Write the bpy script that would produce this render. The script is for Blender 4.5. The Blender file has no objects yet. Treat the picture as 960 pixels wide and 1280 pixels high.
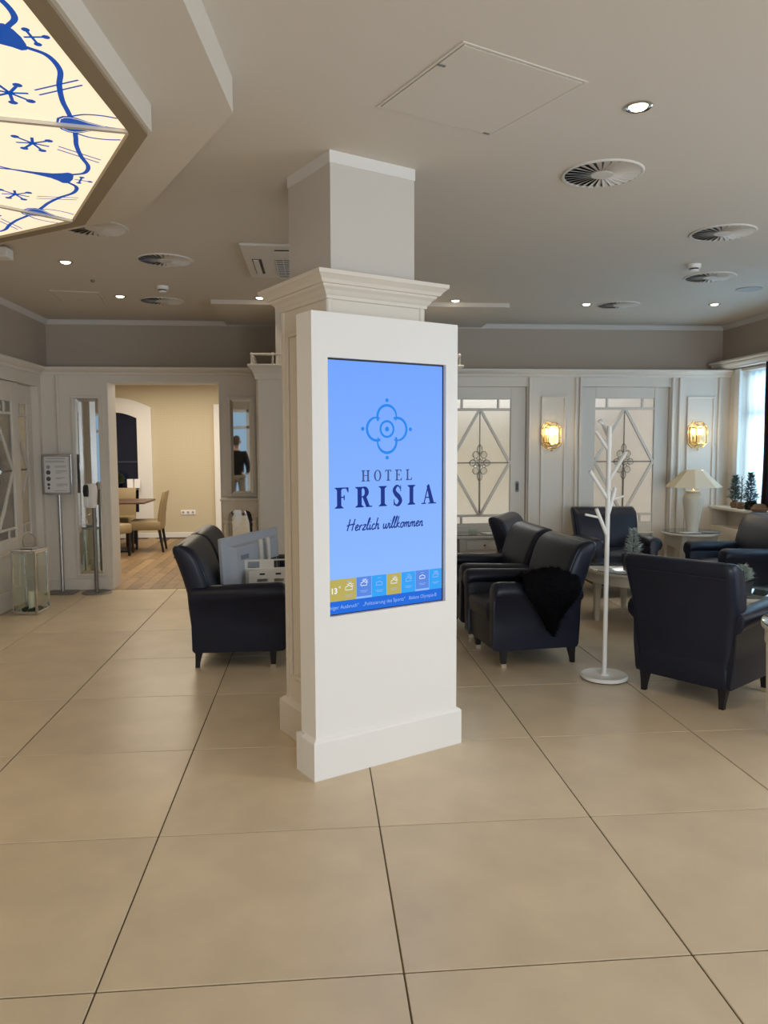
import bpy, bmesh, math, random
from mathutils import Matrix, Vector
random.seed(7)
SC = bpy.context.scene
COL = SC.collection
PI = math.pi

# ------------------------------------------------------------------ camera, world, lights, exposure
camd = bpy.data.cameras.new('camera')
cam = bpy.data.objects.new('camera', camd)
COL.objects.link(cam)
SC.camera = cam
camd.sensor_fit = 'VERTICAL'
camd.sensor_height = 24.0
camd.lens = 24.0 * 964.84 / 1280.0
camd.clip_start = 0.05
PITCH, ROLL, YAW, CAMZ = 0.0856554, -0.0038252, 0.086798, 1.5761
fw = Vector((math.sin(YAW) * math.cos(PITCH), math.cos(YAW) * math.cos(PITCH), -math.sin(PITCH)))
rt = Vector((math.cos(YAW), -math.sin(YAW), 0))
up = rt.cross(fw)
rt2 = math.cos(ROLL) * rt + math.sin(ROLL) * up
up2 = -math.sin(ROLL) * rt + math.cos(ROLL) * up
cam.matrix_world = Matrix(((rt2.x, up2.x, -fw.x, 0), (rt2.y, up2.y, -fw.y, 0), (rt2.z, up2.z, -fw.z, CAMZ), (0, 0, 0, 1)))

world = bpy.data.worlds.new('world')
SC.world = world
world.use_nodes = True
world.node_tree.nodes['Background'].inputs[0].default_value = (0.55, 0.75, 1.0, 1)
world.node_tree.nodes['Background'].inputs[1].default_value = 0.5

vs = SC.view_settings
vs.view_transform = 'Standard'
vs.look = 'None'
vs.gamma = 1.0
vs.use_curve_mapping = False
vs.exposure = 0.06
SC.cycles.use_denoising = True
SC.cycles.max_bounces = 8
SC.cycles.diffuse_bounces = 5
SC.cycles.glossy_bounces = 4
SC.cycles.transmission_bounces = 8
SC.cycles.transparent_max_bounces = 10
SC.cycles.sample_clamp_indirect = 4.0
SC.cycles.caustics_reflective = False
SC.cycles.caustics_refractive = False

def light(name, kind, loc, energy, color, rot=(0, 0, 0), **kw):
    d = bpy.data.lights.new(name, kind)
    d.energy = energy
    d.color = color
    for k, v in kw.items():
        setattr(d, k, v)
    o = bpy.data.objects.new(name, d)
    COL.objects.link(o)
    o.location = loc
    o.rotation_euler = rot
    return o

DAY = (0.80, 0.90, 1.0)
WARM = (1.0, 0.74, 0.45)
# daylight through the glazed entrance behind the camera and the window on the right
light('entrance_daylight', 'AREA', (2.2, -4.35, 1.25), 245, DAY, (PI / 2, 0, 0), shape='RECTANGLE', size=4.0, size_y=2.2)
light('window_daylight', 'AREA', (5.35, 7.25, 1.65), 105, (0.60, 0.81, 1.0), (0, PI / 2, 0), shape='RECTANGLE', size=1.6, size_y=2.4)
light('added_front_daylight', 'AREA', (4.76, 2.6, 1.65), 45, DAY, (0, PI / 2, 0), shape='RECTANGLE', size=1.5, size_y=2.6)  # unseen nearer window on the right, added for extra daylight
# warm lamps of the dining room and the side room
light('dining_lamp', 'AREA', (-2.3, 11.3, 2.6), 92, (1.0, 0.89, 0.72), (0, 0, 0), shape='RECTANGLE', size=2.2, size_y=3.0)
light('rear_room_fill', 'AREA', (2.6, 10.9, 2.6), 140, (0.90, 0.95, 1.0), (0, 0, 0), shape='RECTANGLE', size=3.5, size_y=2.0)  # cool fill added behind the back doors, tinted to offset their tan glow
light('side_room_lamp', 'AREA', (-4.1, 7.4, 2.6), 36, (1.0, 0.84, 0.6), (0, 0, 0), shape='RECTANGLE', size=1.2, size_y=2.0)

# ------------------------------------------------------------------ materials
def mat(name, color, rough=0.5, metallic=0.0, emit=None, estr=0.0, trans=0.0, alpha=1.0, spec=0.5, noise=0.0, nscale=8.0, bump=0.0, bscale=60.0, rand=0.0, ior=1.45, sheen=0.0, coat=0.0):
    m = bpy.data.materials.new(name)
    m.use_nodes = True
    nt = m.node_tree
    b = nt.nodes['Principled BSDF']
    c4 = (*color, 1)
    b.inputs['Base Color'].default_value = c4
    b.inputs['Roughness'].default_value = rough
    b.inputs['Metallic'].default_value = metallic
    b.inputs['Specular IOR Level'].default_value = spec
    b.inputs['Transmission Weight'].default_value = trans
    b.inputs['Alpha'].default_value = alpha
    b.inputs['IOR'].default_value = ior
    b.inputs['Sheen Weight'].default_value = sheen
    b.inputs['Coat Weight'].default_value = coat
    if emit:
        b.inputs['Emission Color'].default_value = (*emit, 1)
        b.inputs['Emission Strength'].default_value = estr
    if noise or rand or bump:
        tc = nt.nodes.new('ShaderNodeTexCoord')
    if noise or rand:
        last = None
        hsv = nt.nodes.new('ShaderNodeHueSaturation')
        hsv.inputs['Color'].default_value = c4
        add = nt.nodes.new('ShaderNodeMath')
        add.operation = 'ADD'
        add.inputs[0].default_value = 1.0
        add.inputs[1].default_value = 0.0
        if noise:
            n = nt.nodes.new('ShaderNodeTexNoise')
            n.inputs['Scale'].default_value = nscale
            n.inputs['Detail'].default_value = 5
            nt.links.new(tc.outputs['Object'], n.inputs['Vector'])
            mr = nt.nodes.new('ShaderNodeMapRange')
            mr.inputs[1].default_value = 0.3
            mr.inputs[2].default_value = 0.7
            mr.inputs[3].default_value = 1 - noise
            mr.inputs[4].default_value = 1 + noise
            nt.links.new(n.outputs['Fac'], mr.inputs[0])
            nt.links.new(mr.outputs[0], add.inputs[0])
        if rand:
            oi = nt.nodes.new('ShaderNodeObjectInfo')
            mr2 = nt.nodes.new('ShaderNodeMapRange')
            mr2.inputs[3].default_value = -rand
            mr2.inputs[4].default_value = rand
            nt.links.new(oi.outputs['Random'], mr2.inputs[0])
            nt.links.new(mr2.outputs[0], add.inputs[1])
        nt.links.new(add.outputs[0], hsv.inputs['Value'])
        nt.links.new(hsv.outputs[0], b.inputs['Base Color'])
    if bump:
        n2 = nt.nodes.new('ShaderNodeTexNoise')
        n2.inputs['Scale'].default_value = bscale
        n2.inputs['Detail'].default_value = 3
        nt.links.new(tc.outputs['Object'], n2.inputs['Vector'])
        bp = nt.nodes.new('ShaderNodeBump')
        bp.inputs['Strength'].default_value = bump
        bp.inputs['Distance'].default_value = 0.01
        nt.links.new(n2.outputs['Fac'], bp.inputs['Height'])
        nt.links.new(bp.outputs[0], b.inputs['Normal'])
    return m

M = {}
M['tile'] = mat('stoneware_tile', (0.62, 0.515, 0.37), 0.33, noise=0.08, nscale=3.5, rand=0.04, bump=0.015, bscale=40)
M['grout'] = mat('grout', (0.10, 0.075, 0.045), 0.9)
M['ceil'] = mat('ceiling_paint', (0.66, 0.61, 0.54), 0.9, bump=0.04, bscale=250)
M['white_trim'] = mat('white_ceiling_trim', (0.74, 0.72, 0.69), 0.6)
M['vent'] = mat('off_white_vent_metal', (0.66, 0.63, 0.59), 0.6)
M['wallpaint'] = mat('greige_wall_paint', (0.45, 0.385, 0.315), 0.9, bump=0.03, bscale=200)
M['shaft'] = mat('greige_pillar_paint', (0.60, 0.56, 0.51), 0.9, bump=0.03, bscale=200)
M['panel'] = mat('cream_panel_lacquer', (0.70, 0.648, 0.57), 0.42, noise=0.015, nscale=2)
M['kiosk'] = mat('white_kiosk_lacquer', (0.83, 0.815, 0.795), 0.38)
M['leather'] = mat('navy_leather', (0.0075, 0.0105, 0.024), 0.40, noise=0.15, nscale=5, bump=0.10, bscale=220, spec=0.45)
M['leather_seam'] = mat('navy_piping', (0.008, 0.012, 0.028), 0.4)
M['darkwood'] = mat('black_stained_wood', (0.012, 0.010, 0.012), 0.4)
M['brass'] = mat('polished_brass', (0.80, 0.58, 0.24), 0.18, 1.0)
M['brass_plate'] = mat('pale_brass_plate', (0.62, 0.50, 0.28), 0.45, 1.0)
M['brass_cap'] = mat('brass_ferrule', (0.62, 0.53, 0.38), 0.35, 0.8)
M['chrome'] = mat('chrome', (0.62, 0.62, 0.62), 0.16, 1.0)
M['steel'] = mat('brushed_steel', (0.45, 0.44, 0.43), 0.38, 1.0)
M['darksteel'] = mat('grey_metal_base', (0.22, 0.21, 0.20), 0.5, 0.6)
M['mirror'] = mat('mirror_glass', (0.86, 0.88, 0.88), 0.02, 1.0)
def thin_glass(name, tint, gloss, rough=0.03):
    m = bpy.data.materials.new(name)
    m.use_nodes = True
    nt = m.node_tree
    out = nt.nodes['Material Output']
    tr = nt.nodes.new('ShaderNodeBsdfTransparent')
    tr.inputs[0].default_value = (*tint, 1)
    gl = nt.nodes.new('ShaderNodeBsdfGlossy')
    gl.inputs['Roughness'].default_value = rough
    mx = nt.nodes.new('ShaderNodeMixShader')
    lw = nt.nodes.new('ShaderNodeLayerWeight')
    lw.inputs[0].default_value = gloss
    nt.links.new(lw.outputs['Facing'], mx.inputs[0])
    nt.links.new(tr.outputs[0], mx.inputs[1])
    nt.links.new(gl.outputs[0], mx.inputs[2])
    nt.links.new(mx.outputs[0], out.inputs[0])
    return m
M['glass'] = thin_glass('clear_glass', (0.95, 0.98, 0.97), 0.06)
M['glasstop'] = thin_glass('green_tinted_glass_top', (0.80, 0.87, 0.85), 0.40, 0.05)
M['frosted'] = mat('frosted_glass', (0.96, 0.95, 0.91), 0.5, trans=0.85, bump=0.35, bscale=70, ior=1.3)
M['bevel'] = mat('bevelled_glass', (0.97, 0.95, 0.88), 0.12, trans=0.85, ior=1.45)
M['lead'] = mat('lead_came', (0.17, 0.14, 0.11), 0.45, 0.6)
M['black'] = mat('black_plastic', (0.012, 0.012, 0.014), 0.4)
M['whiteplastic'] = mat('white_plastic', (0.78, 0.77, 0.74), 0.4)
M['paper'] = mat('white_paper', (0.72, 0.70, 0.69), 0.7)
M['print'] = mat('dark_print', (0.10, 0.09, 0.10), 0.8)
M['print_mid'] = mat('grey_print', (0.34, 0.33, 0.33), 0.8)
M['wallpaper'] = None
M['plank'] = mat('oak_plank', (0.27, 0.175, 0.09), 0.42, noise=0.2, nscale=9, rand=0.32, bump=0.03, bscale=30)
M['dining_leather'] = mat('tan_dining_leather', (0.29, 0.215, 0.115), 0.5, bump=0.04, bscale=150)
M['tablewood'] = mat('walnut_table_wood', (0.10, 0.05, 0.03), 0.4, noise=0.2, nscale=12)
M['nightglass'] = mat('dark_window_glass', (0.012, 0.016, 0.035), 0.06)
M['fur'] = mat('black_fur', (0.004, 0.004, 0.005), 0.95, spec=0.1)
M['tv'] = mat('grey_blue_television_back', (0.42, 0.45, 0.50), 0.5)
M['tvdark'] = mat('grey_television_label', (0.20, 0.22, 0.25), 0.6)
M['bracket'] = mat('white_bracket_steel', (0.72, 0.70, 0.64), 0.4)
M['ceramic'] = mat('cream_ceramic', (0.80, 0.72, 0.57), 0.35)

M['candlewax'] = mat('ivory_candle_wax', (0.82, 0.76, 0.55), 0.5)
M['moss'] = mat('dark_green_moss', (0.018, 0.030, 0.014), 0.95)
M['needle'] = mat('fir_needles', (0.10, 0.135, 0.11), 0.8, noise=0.35, nscale=30)
M['silver_needle'] = mat('frosted_fir_needles', (0.50, 0.56, 0.52), 0.8, noise=0.2, nscale=30)
M['leafgreen'] = mat('green_leaf', (0.10, 0.19, 0.04), 0.5, noise=0.3, nscale=12)
M['bark'] = mat('brown_bark', (0.09, 0.055, 0.035), 0.9)
M['burlap'] = mat('brown_burlap', (0.22, 0.13, 0.075), 0.95, noise=0.2, nscale=40)
M['curtain'] = mat('dark_plum_curtain', (0.035, 0.022, 0.032), 0.9)
M['blackleaf'] = mat('dark_green_leaf', (0.02, 0.03, 0.015), 0.8)
M['skin'] = mat('skin', (0.55, 0.33, 0.24), 0.55)
M['hair'] = mat('brown_hair', (0.07, 0.035, 0.018), 0.6)
M['sweater'] = mat('black_wool', (0.008, 0.008, 0.010), 0.95)
M['trousers'] = mat('grey_trousers', (0.23, 0.21, 0.18), 0.9)
M['downlight'] = mat('downlight_lens', (1, 1, 1), 0.5, emit=(1.0, 0.87, 0.62), estr=11.0)
M['bulb'] = mat('warm_bulb', (1, 1, 1), 0.5, emit=(1.0, 0.86, 0.60), estr=6.0)
M['lightbox'] = mat('backlit_cream_panel', (0.30, 0.27, 0.22), 0.5, emit=(1.0, 0.82, 0.57), estr=0.96)
M['lightbox_blue'] = mat('backlit_blue_print', (0.0, 0.02, 0.2), 0.5, emit=(0.005, 0.07, 0.33), estr=0.9)
M['lightbox_frame'] = mat('taupe_frame', (0.30, 0.24, 0.16), 0.6)

def screen_mat(name, c, s=1.0):
    return mat(name, (0.004, 0.004, 0.005), 0.35, emit=c, estr=s, spec=0.08)
M['scr_dark'] = screen_mat('screen_navy', (0.008, 0.030, 0.23))
M['scr_grey'] = screen_mat('screen_slate', (0.045, 0.085, 0.25))
M['scr_logo'] = screen_mat('screen_logo_blue', (0.015, 0.23, 0.80))
M['scr_yellow'] = screen_mat('screen_yellow', (0.47, 0.40, 0.10))
M['scr_peri'] = screen_mat('screen_periwinkle', (0.10, 0.24, 0.72))
M['scr_cyan'] = screen_mat('screen_cyan', (0.035, 0.35, 0.88))
M['scr_blue'] = screen_mat('screen_ticker_blue', (0.015, 0.14, 0.68))
M['scr_white'] = screen_mat('screen_white', (0.80, 0.85, 0.95))
M['scr_pale'] = screen_mat('screen_pale', (0.30, 0.45, 0.85))

# screen background: soft vertical gradient of the picture it shows
def grad_screen():
    m = screen_mat('screen_background', (0.25, 0.47, 1.0))
    nt = m.node_tree
    b = nt.nodes['Principled BSDF']
    tc = nt.nodes.new('ShaderNodeTexCoord')
    sp = nt.nodes.new('ShaderNodeSeparateXYZ')
    cr = nt.nodes.new('ShaderNodeValToRGB')
    cr.color_ramp.elements[0].color = (0.27, 0.48, 1.0, 1)
    cr.color_ramp.elements[1].color = (0.165, 0.36, 0.95, 1)
    nt.links.new(tc.outputs['Generated'], sp.inputs[0])
    nt.links.new(sp.outputs['Z'], cr.inputs[0])
    nt.links.new(cr.outputs[0], b.inputs['Emission Color'])
    return m
M['scr_bg'] = grad_screen()

def wallpaper():
    m = mat('beige_patterned_wallpaper', (0.5, 0.4, 0.24), 0.85)
    nt = m.node_tree
    b = nt.nodes['Principled BSDF']
    tc = nt.nodes.new('ShaderNodeTexCoord')
    mp = nt.nodes.new('ShaderNodeMapping')
    mp.inputs['Scale'].default_value = (1, 1, 1)
    w1 = nt.nodes.new('ShaderNodeTexWave')
    w1.bands_direction = 'X'
    w1.inputs['Scale'].default_value = 9.0
    w1.inputs['Distortion'].default_value = 1.0
    w2 = nt.nodes.new('ShaderNodeTexWave')
    w2.bands_direction = 'Z'
    w2.inputs['Scale'].default_value = 9.0
    w2.inputs['Distortion'].default_value = 1.0
    mu = nt.nodes.new('ShaderNodeMath')
    mu.operation = 'MULTIPLY'
    cr = nt.nodes.new('ShaderNodeValToRGB')
    cr.color_ramp.elements[0].color = (0.53, 0.455, 0.315, 1)
    cr.color_ramp.elements[1].color = (0.60, 0.525, 0.375, 1)
    nt.links.new(tc.outputs['Object'], mp.inputs[0])
    nt.links.new(mp.outputs[0], w1.inputs[0])
    nt.links.new(mp.outputs[0], w2.inputs[0])
    nt.links.new(w1.outputs['Fac'], mu.inputs[0])
    nt.links.new(w2.outputs['Fac'], mu.inputs[1])
    nt.links.new(mu.outputs[0], cr.inputs[0])
    nt.links.new(cr.outputs[0], b.inputs['Base Color'])
    return m
M['wallpaper'] = wallpaper()

def sheer_mat():
    m = bpy.data.materials.new('white_sheer_blind')
    m.use_nodes = True
    nt = m.node_tree
    out = nt.nodes['Material Output']
    d = nt.nodes.new('ShaderNodeBsdfDiffuse')
    t = nt.nodes.new('ShaderNodeBsdfTranslucent')
    d.inputs[0].default_value = (0.75, 0.82, 0.9, 1)
    t.inputs[0].default_value = (0.75, 0.86, 0.97, 1)
    mx = nt.nodes.new('ShaderNodeMixShader')
    mx.inputs[0].default_value = 0.6
    nt.links.new(d.outputs[0], mx.inputs[1])
    nt.links.new(t.outputs[0], mx.inputs[2])
    nt.links.new(mx.outputs[0], out.inputs[0])
    return m
M['sheer'] = sheer_mat()
def shade_mat():
    m = sheer_mat()
    m.name = 'cream_lamp_shade'
    for n in m.node_tree.nodes:
        if n.type in ('BSDF_DIFFUSE', 'BSDF_TRANSLUCENT'): n.inputs[0].default_value = (0.80, 0.74, 0.60, 1) if n.type == 'BSDF_DIFFUSE' else (0.70, 0.58, 0.36, 1)
        if n.type == 'MIX_SHADER': n.inputs[0].default_value = 0.22
    return m
M['shade'] = shade_mat()

# ------------------------------------------------------------------ mesh helpers
class MB:
    """collects shapes into one mesh"""
    def __init__(s):
        s.v = []
        s.f = []
        s.mi = []
        s.cur = 0
    def add(s, vs, fs):
        n = len(s.v)
        s.v += [tuple(p) for p in vs]
        s.f += [tuple(i + n for i in f) for f in fs]
        s.mi += [s.cur] * len(fs)
        return s
    def box(s, x0, x1, y0, y1, z0, z1):
        return s.add([(x0, y0, z0), (x1, y0, z0), (x1, y1, z0), (x0, y1, z0), (x0, y0, z1), (x1, y0, z1), (x1, y1, z1), (x0, y1, z1)],
                     [(0, 3, 2, 1), (4, 5, 6, 7), (0, 1, 5, 4), (1, 2, 6, 5), (2, 3, 7, 6), (3, 0, 4, 7)])
    def cbox(s, x0, x1, y0, y1, z0, z1, c=0.004):
        """box whose edges are chamfered all round"""
        def ring(z, d):
            a = [(x0 + d, y0 + d + c), (x0 + d + c, y0 + d), (x1 - d - c, y0 + d), (x1 - d, y0 + d + c), (x1 - d, y1 - d - c), (x1 - d - c, y1 - d), (x0 + d + c, y1 - d), (x0 + d, y1 - d - c)]
            return [(p[0], p[1], z) for p in a]
        return s.loft([ring(z0, c), ring(z0 + c, 0), ring(z1 - c, 0), ring(z1, c)])
    def prism(s, pts, axis, a, b):
        """extrude a 2D outline along axis from a to b"""
        def P(p, t):
            if axis == 'x': return (t, p[0], p[1])
            if axis == 'y': return (p[0], t, p[1])
            return (p[0], p[1], t)
        n = len(pts)
        vs_ = [P(p, a) for p in pts] + [P(p, b) for p in pts]
        fs = [tuple(range(n - 1, -1, -1)), tuple(range(n, 2 * n))]
        fs += [(i, (i + 1) % n, n + (i + 1) % n, n + i) for i in range(n)]
        return s.add(vs_, fs)
    def loft(s, secs, cap0=True, cap1=True, closed=True):
        n = len(secs[0])
        vs_ = [p for r in secs for p in r]
        fs = []
        for k in range(len(secs) - 1):
            for i in range(n if closed else n - 1):
                j = (i + 1) % n
                fs.append((k * n + i, k * n + j, (k + 1) * n + j, (k + 1) * n + i))
        if cap0: fs.append(tuple(range(n - 1, -1, -1)))
        if cap1: fs.append(tuple(range((len(secs) - 1) * n, len(secs) * n)))
        return s.add(vs_, fs)
    def lathe(s, prof, c=(0, 0, 0), n=24, cap0=True, cap1=True):
        secs = [[(c[0] + r * math.cos(2 * PI * i / n), c[1] + r * math.sin(2 * PI * i / n), c[2] + z) for i in range(n)] for r, z in prof]
        return s.loft(secs, cap0, cap1)
    def tube(s, path, r, n=8, cap=True):
        pts = [Vector(p) for p in path]
        rs = r if isinstance(r, (list, tuple)) else [r] * len(pts)
        secs = []
        prev = None
        for i, p in enumerate(pts):
            t = (pts[min(i + 1, len(pts) - 1)] - pts[max(i - 1, 0)]).normalized()
            if prev is None:
                a = t.orthogonal().normalized()
            else:
                a = (prev - t * prev.dot(t)).normalized()
            prev = a
            b = t.cross(a)
            secs.append([tuple(p + rs[i] * (math.cos(2 * PI * k / n) * a + math.sin(2 * PI * k / n) * b)) for k in range(n)])
        return s.loft(secs, cap, cap)
    def bar(s, p, q, w, h, upv=(0, 0, 1)):
        """rectangular bar from p to q"""
        p, q = Vector(p), Vector(q)
        t = (q - p).normalized()
        a = t.cross(Vector(upv))
        if a.length < 1e-4: a = t.cross(Vector((1, 0, 0)))
        a.normalize()
        b = a.cross(t)
        secs = [[tuple(x + a * sx * w / 2 + b * sy * h / 2) for sx, sy in ((-1, -1), (1, -1), (1, 1), (-1, 1))] for x in (p, q)]
        return s.loft(secs)
    def build(s, name, m, parent=None, loc=None, rotz=None, smooth=False, angle=35, bevel=0.0, seg=2):
        me = bpy.data.meshes.new(name)
        me.from_pydata(s.v, [], s.f)
        ms = m if isinstance(m, (list, tuple)) else [m]
        for x in ms: me.materials.append(x)
        bm = bmesh.new()
        bm.from_mesh(me)
        if len(ms) > 1:
            bm.faces.ensure_lookup_table()
            for f, k in zip(bm.faces, s.mi): f.material_index = k
        bmesh.ops.recalc_face_normals(bm, faces=bm.faces)
        if bevel:
            es = [e for e in bm.edges if len(e.link_faces) == 2 and e.calc_face_angle(0) > math.radians(30)]
            bmesh.ops.bevel(bm, geom=es, offset=bevel, segments=seg, profile=0.5, affect='EDGES', clamp_overlap=True)
        if smooth:
            lim = math.radians(angle)
            for f in bm.faces: f.smooth = True
            for e in bm.edges:
                if len(e.link_faces) == 2 and e.calc_face_angle(0) > lim: e.smooth = False
        bm.to_mesh(me)
        bm.free()
        o = bpy.data.objects.new(name, me)
        COL.objects.link(o)
        if parent: o.parent = parent
        if loc is not None: o.location = loc
        if rotz is not None: o.rotation_euler = (0, 0, rotz)
        return o

def empty(name, loc=(0, 0, 0), rotz=0.0, label=None, cat=None, group=None, kind=None):
    o = bpy.data.objects.new(name, None)
    o.empty_display_size = 0.1
    COL.objects.link(o)
    o.location = loc
    o.rotation_euler = (0, 0, rotz)
    return tag(o, label, cat, group, kind)

def tag(o, label=None, cat=None, group=None, kind=None):
    if label: o['label'] = label
    if cat: o['category'] = cat
    if group: o['group'] = group
    if kind: o['kind'] = kind
    return o

def struct(o, label, cat):
    return tag(o, label, cat, None, 'structure')

def copy_tree(o, parent=None):
    c = o.copy()
    COL.objects.link(c)
    c.parent = parent
    for ch in list(o.children): copy_tree(ch, c)
    return c

def inst(src, parent, loc, rot=None, scale=None):
    """linked copy of one piece"""
    o = src.copy()
    COL.objects.link(o)
    o.parent = parent
    o.location = loc
    if rot: o.rotation_euler = rot
    if scale: o.scale = scale
    return o

def rr(cx, cy, hx, hy, r, z, n=4):
    """rounded rectangle ring in xy at height z"""
    r = min(r, hx * 0.98, hy * 0.98)
    out = []
    for qx, qy, a0 in ((1, 1, 0), (-1, 1, PI / 2), (-1, -1, PI), (1, -1, 1.5 * PI)):
        for k in range(n + 1):
            a = a0 + k * PI / 2 / n
            out.append((cx + qx * (hx - r) + r * math.cos(a), cy + qy * (hy - r) + r * math.sin(a), z))
    return out

def catmull(pts, n=8):
    P = [Vector(p) for p in pts]
    P = [P[0] * 2 - P[1]] + P + [P[-1] * 2 - P[-2]]
    out = []
    for i in range(1, len(P) - 2):
        for k in range(n):
            t = k / n
            a, b, c, d = P[i - 1], P[i], P[i + 1], P[i + 2]
            out.append(0.5 * ((2 * b) + (c - a) * t + (2 * a - 5 * b + 4 * c - d) * t * t + (3 * b - a - 3 * c + d) * t ** 3))
    out.append(P[-2])
    return out

class Flat:
    """2D print built from polygons in (s,t); mapped to 3D when built"""
    def __init__(s):
        s.mb = MB()
    def poly(s, pts):
        s.mb.add([(p[0], p[1], 0) for p in pts], [tuple(range(len(pts)))])
        return s
    def rect(s, x0, x1, y0, y1):
        return s.poly([(x0, y0), (x1, y0), (x1, y1), (x0, y1)])
    def disc(s, cx, cy, r, n=16, ry=None):
        ry = ry or r
        return s.poly([(cx + r * math.cos(2 * PI * i / n), cy + ry * math.sin(2 * PI * i / n)) for i in range(n)])
    def ribbon(s, pts, w):
        n = len(pts)
        ws = w if isinstance(w, (list, tuple)) else [w] * n
        L, R = [], []
        for i in range(n):
            a, b = pts[max(i - 1, 0)], pts[min(i + 1, n - 1)]
            dx, dy = b[0] - a[0], b[1] - a[1]
            d = math.hypot(dx, dy) or 1
            nx, ny = -dy / d * ws[i] / 2, dx / d * ws[i] / 2
            L.append((pts[i][0] + nx, pts[i][1] + ny, 0))
            R.append((pts[i][0] - nx, pts[i][1] - ny, 0))
        s.mb.add(L + R, [(i, i + 1, n + i + 1, n + i) for i in range(n - 1)])
        return s
    def arc(s, cx, cy, rx, ry, a0, a1, w0, w1=None, n=24, wm=None):
        """arc of an ellipse whose width runs w0..wm..w1"""
        w1 = w0 if w1 is None else w1
        wm = (w0 + w1) / 2 if wm is None else wm
        pts, ws = [], []
        for i in range(n + 1):
            t = i / n
            a = math.radians(a0 + (a1 - a0) * t)
            pts.append((cx + rx * math.cos(a), cy + ry * math.sin(a)))
            k = math.sin(t * PI)
            ws.append((w0 * (1 - t) + w1 * t) * (1 - k) + wm * k)
        return s.ribbon(pts, ws)
    def build(s, name, m, parent, f):
        s.mb.v = [tuple(f(p[0], p[1])) for p in s.mb.v]
        me = bpy.data.meshes.new(name)
        me.from_pydata(s.mb.v, [], s.mb.f)
        me.materials.append(m)
        o = bpy.data.objects.new(name, me)
        COL.objects.link(o)
        o.parent = parent
        return o

# ------------------------------------------------------------------ setting: floor
XL, XR, YF, YB, ZC = -2.95, 4.85, -4.6, 8.97, 2.975
floor = struct(MB().box(-6.7, 5.0, YF, 8.66, -0.06, -0.004).build('floor', M['grout']), 'large beige stoneware tiles of the lobby floor with dark joints', 'floor')
TX, TY, TT = -0.656, 2.176, 0.9
G = 0.0028
full = None
for i in range(-7, 7):
    for j in range(-8, 8):
        x0, x1 = TX + i * TT, TX + (i + 1) * TT
        y0, y1 = TY + j * TT, TY + (j + 1) * TT
        whole = True
        if x0 < -6.7: x0 = -6.7; whole = False
        if x1 > 4.95: x1 = 4.95; whole = False
        if y0 < YF: y0 = YF; whole = False
        if y1 > 8.655: y1 = 8.655; whole = False
        if x1 - x0 < 0.05 or y1 - y0 < 0.05: continue
        if y0 > 5.6 and x1 < -3.3: continue
        if whole:
            if full is None:
                full = MB().cbox(-TT / 2 + G, TT / 2 - G, -TT / 2 + G, TT / 2 - G, -0.012, 0.0, 0.002).build('tile', M['tile'], floor)
                full.location = ((x0 + x1) / 2, (y0 + y1) / 2, 0)
            else:
                inst(full, floor, ((x0 + x1) / 2, (y0 + y1) / 2, 0))
        else:
            MB().cbox(x0 + G, x1 - G, y0 + G, y1 - G, -0.012, 0.0, 0.002).build('tile', M['tile'], floor)

# dining room floor: oak planks
dfloor = struct(MB().box(-4.8, 4.95, 8.66, 13.7, -0.06, -0.006).build('floor', M['bark']), 'oak plank floor of the dining room beyond the doorway', 'floor')
PW = 0.13
proto = MB().cbox(-PW / 2 + 0.001, PW / 2 - 0.001, -0.599, 0.599, -0.012, 0.0, 0.0015).build('plank', M['plank'], dfloor)
first = True
for i in range(22):
    y = 8.68 + 0.6 - random.random() * 1.1
    while y < 13.6:
        lo, hi = max(y - 0.6, 8.67), min(y + 0.6, 13.62)
        x = -3.75 + i * PW
        if hi - lo > 1.195:
            if first:
                proto.location = (x, y, 0)
                first = False
            else:
                inst(proto, dfloor, (x, y, 0))
        elif hi - lo > 0.05:
            MB().cbox(x - PW / 2 + 0.001, x + PW / 2 - 0.001, lo + 0.001, hi - 0.001, -0.012, 0.0, 0.0015).build('plank', M['plank'], dfloor)
        y += 1.2
MB().box(-0.8, 4.95, 8.66, 13.7, -0.006, 0.0).build('carpet', M['paper'], dfloor)

# ------------------------------------------------------------------ setting: ceiling
ceil = struct(MB().box(-6.8, 5.1, YF - 0.1, 9.05, ZC, ZC + 0.12).build('ceiling', M['ceil']), 'matt off-white lobby ceiling with downlights and round vents', 'ceiling')
MB().box(-0.99, 1.92, 7.645, 8.97, ZC - 0.04, ZC + 0.01).build('soffit', M['ceil'], ceil)
struct(MB().box(-4.9, 5.0, 8.98, 13.8, 2.72, 2.8).build('ceiling', M['ceil']), 'ceiling of the dining room beyond the doorway', 'ceiling')

# dodecagonal stepped ceiling feature with the backlit panels
LC = Vector((-3.17, 2.58))
PH = math.radians(10.4)
def dode(R, z, k=None):
    r = range(12)
    return [(LC.x + R * math.cos(PH + i * PI / 6), LC.y + R * math.sin(PH + i * PI / 6), z) for i in r]
step1 = MB().loft([dode(2.915, ZC + 0.005), dode(2.915, 2.843), dode(2.4, 2.843), dode(2.4, ZC + 0.005)], False, False).build('ceiling_step', M['ceil'], ceil)
step2 = MB().loft([dode(2.615, 2.845), dode(2.615, 2.743), dode(2.545, 2.743), dode(2.545, 2.845)], False, False).build('ceiling_step', M['ceil'], ceil)

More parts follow.
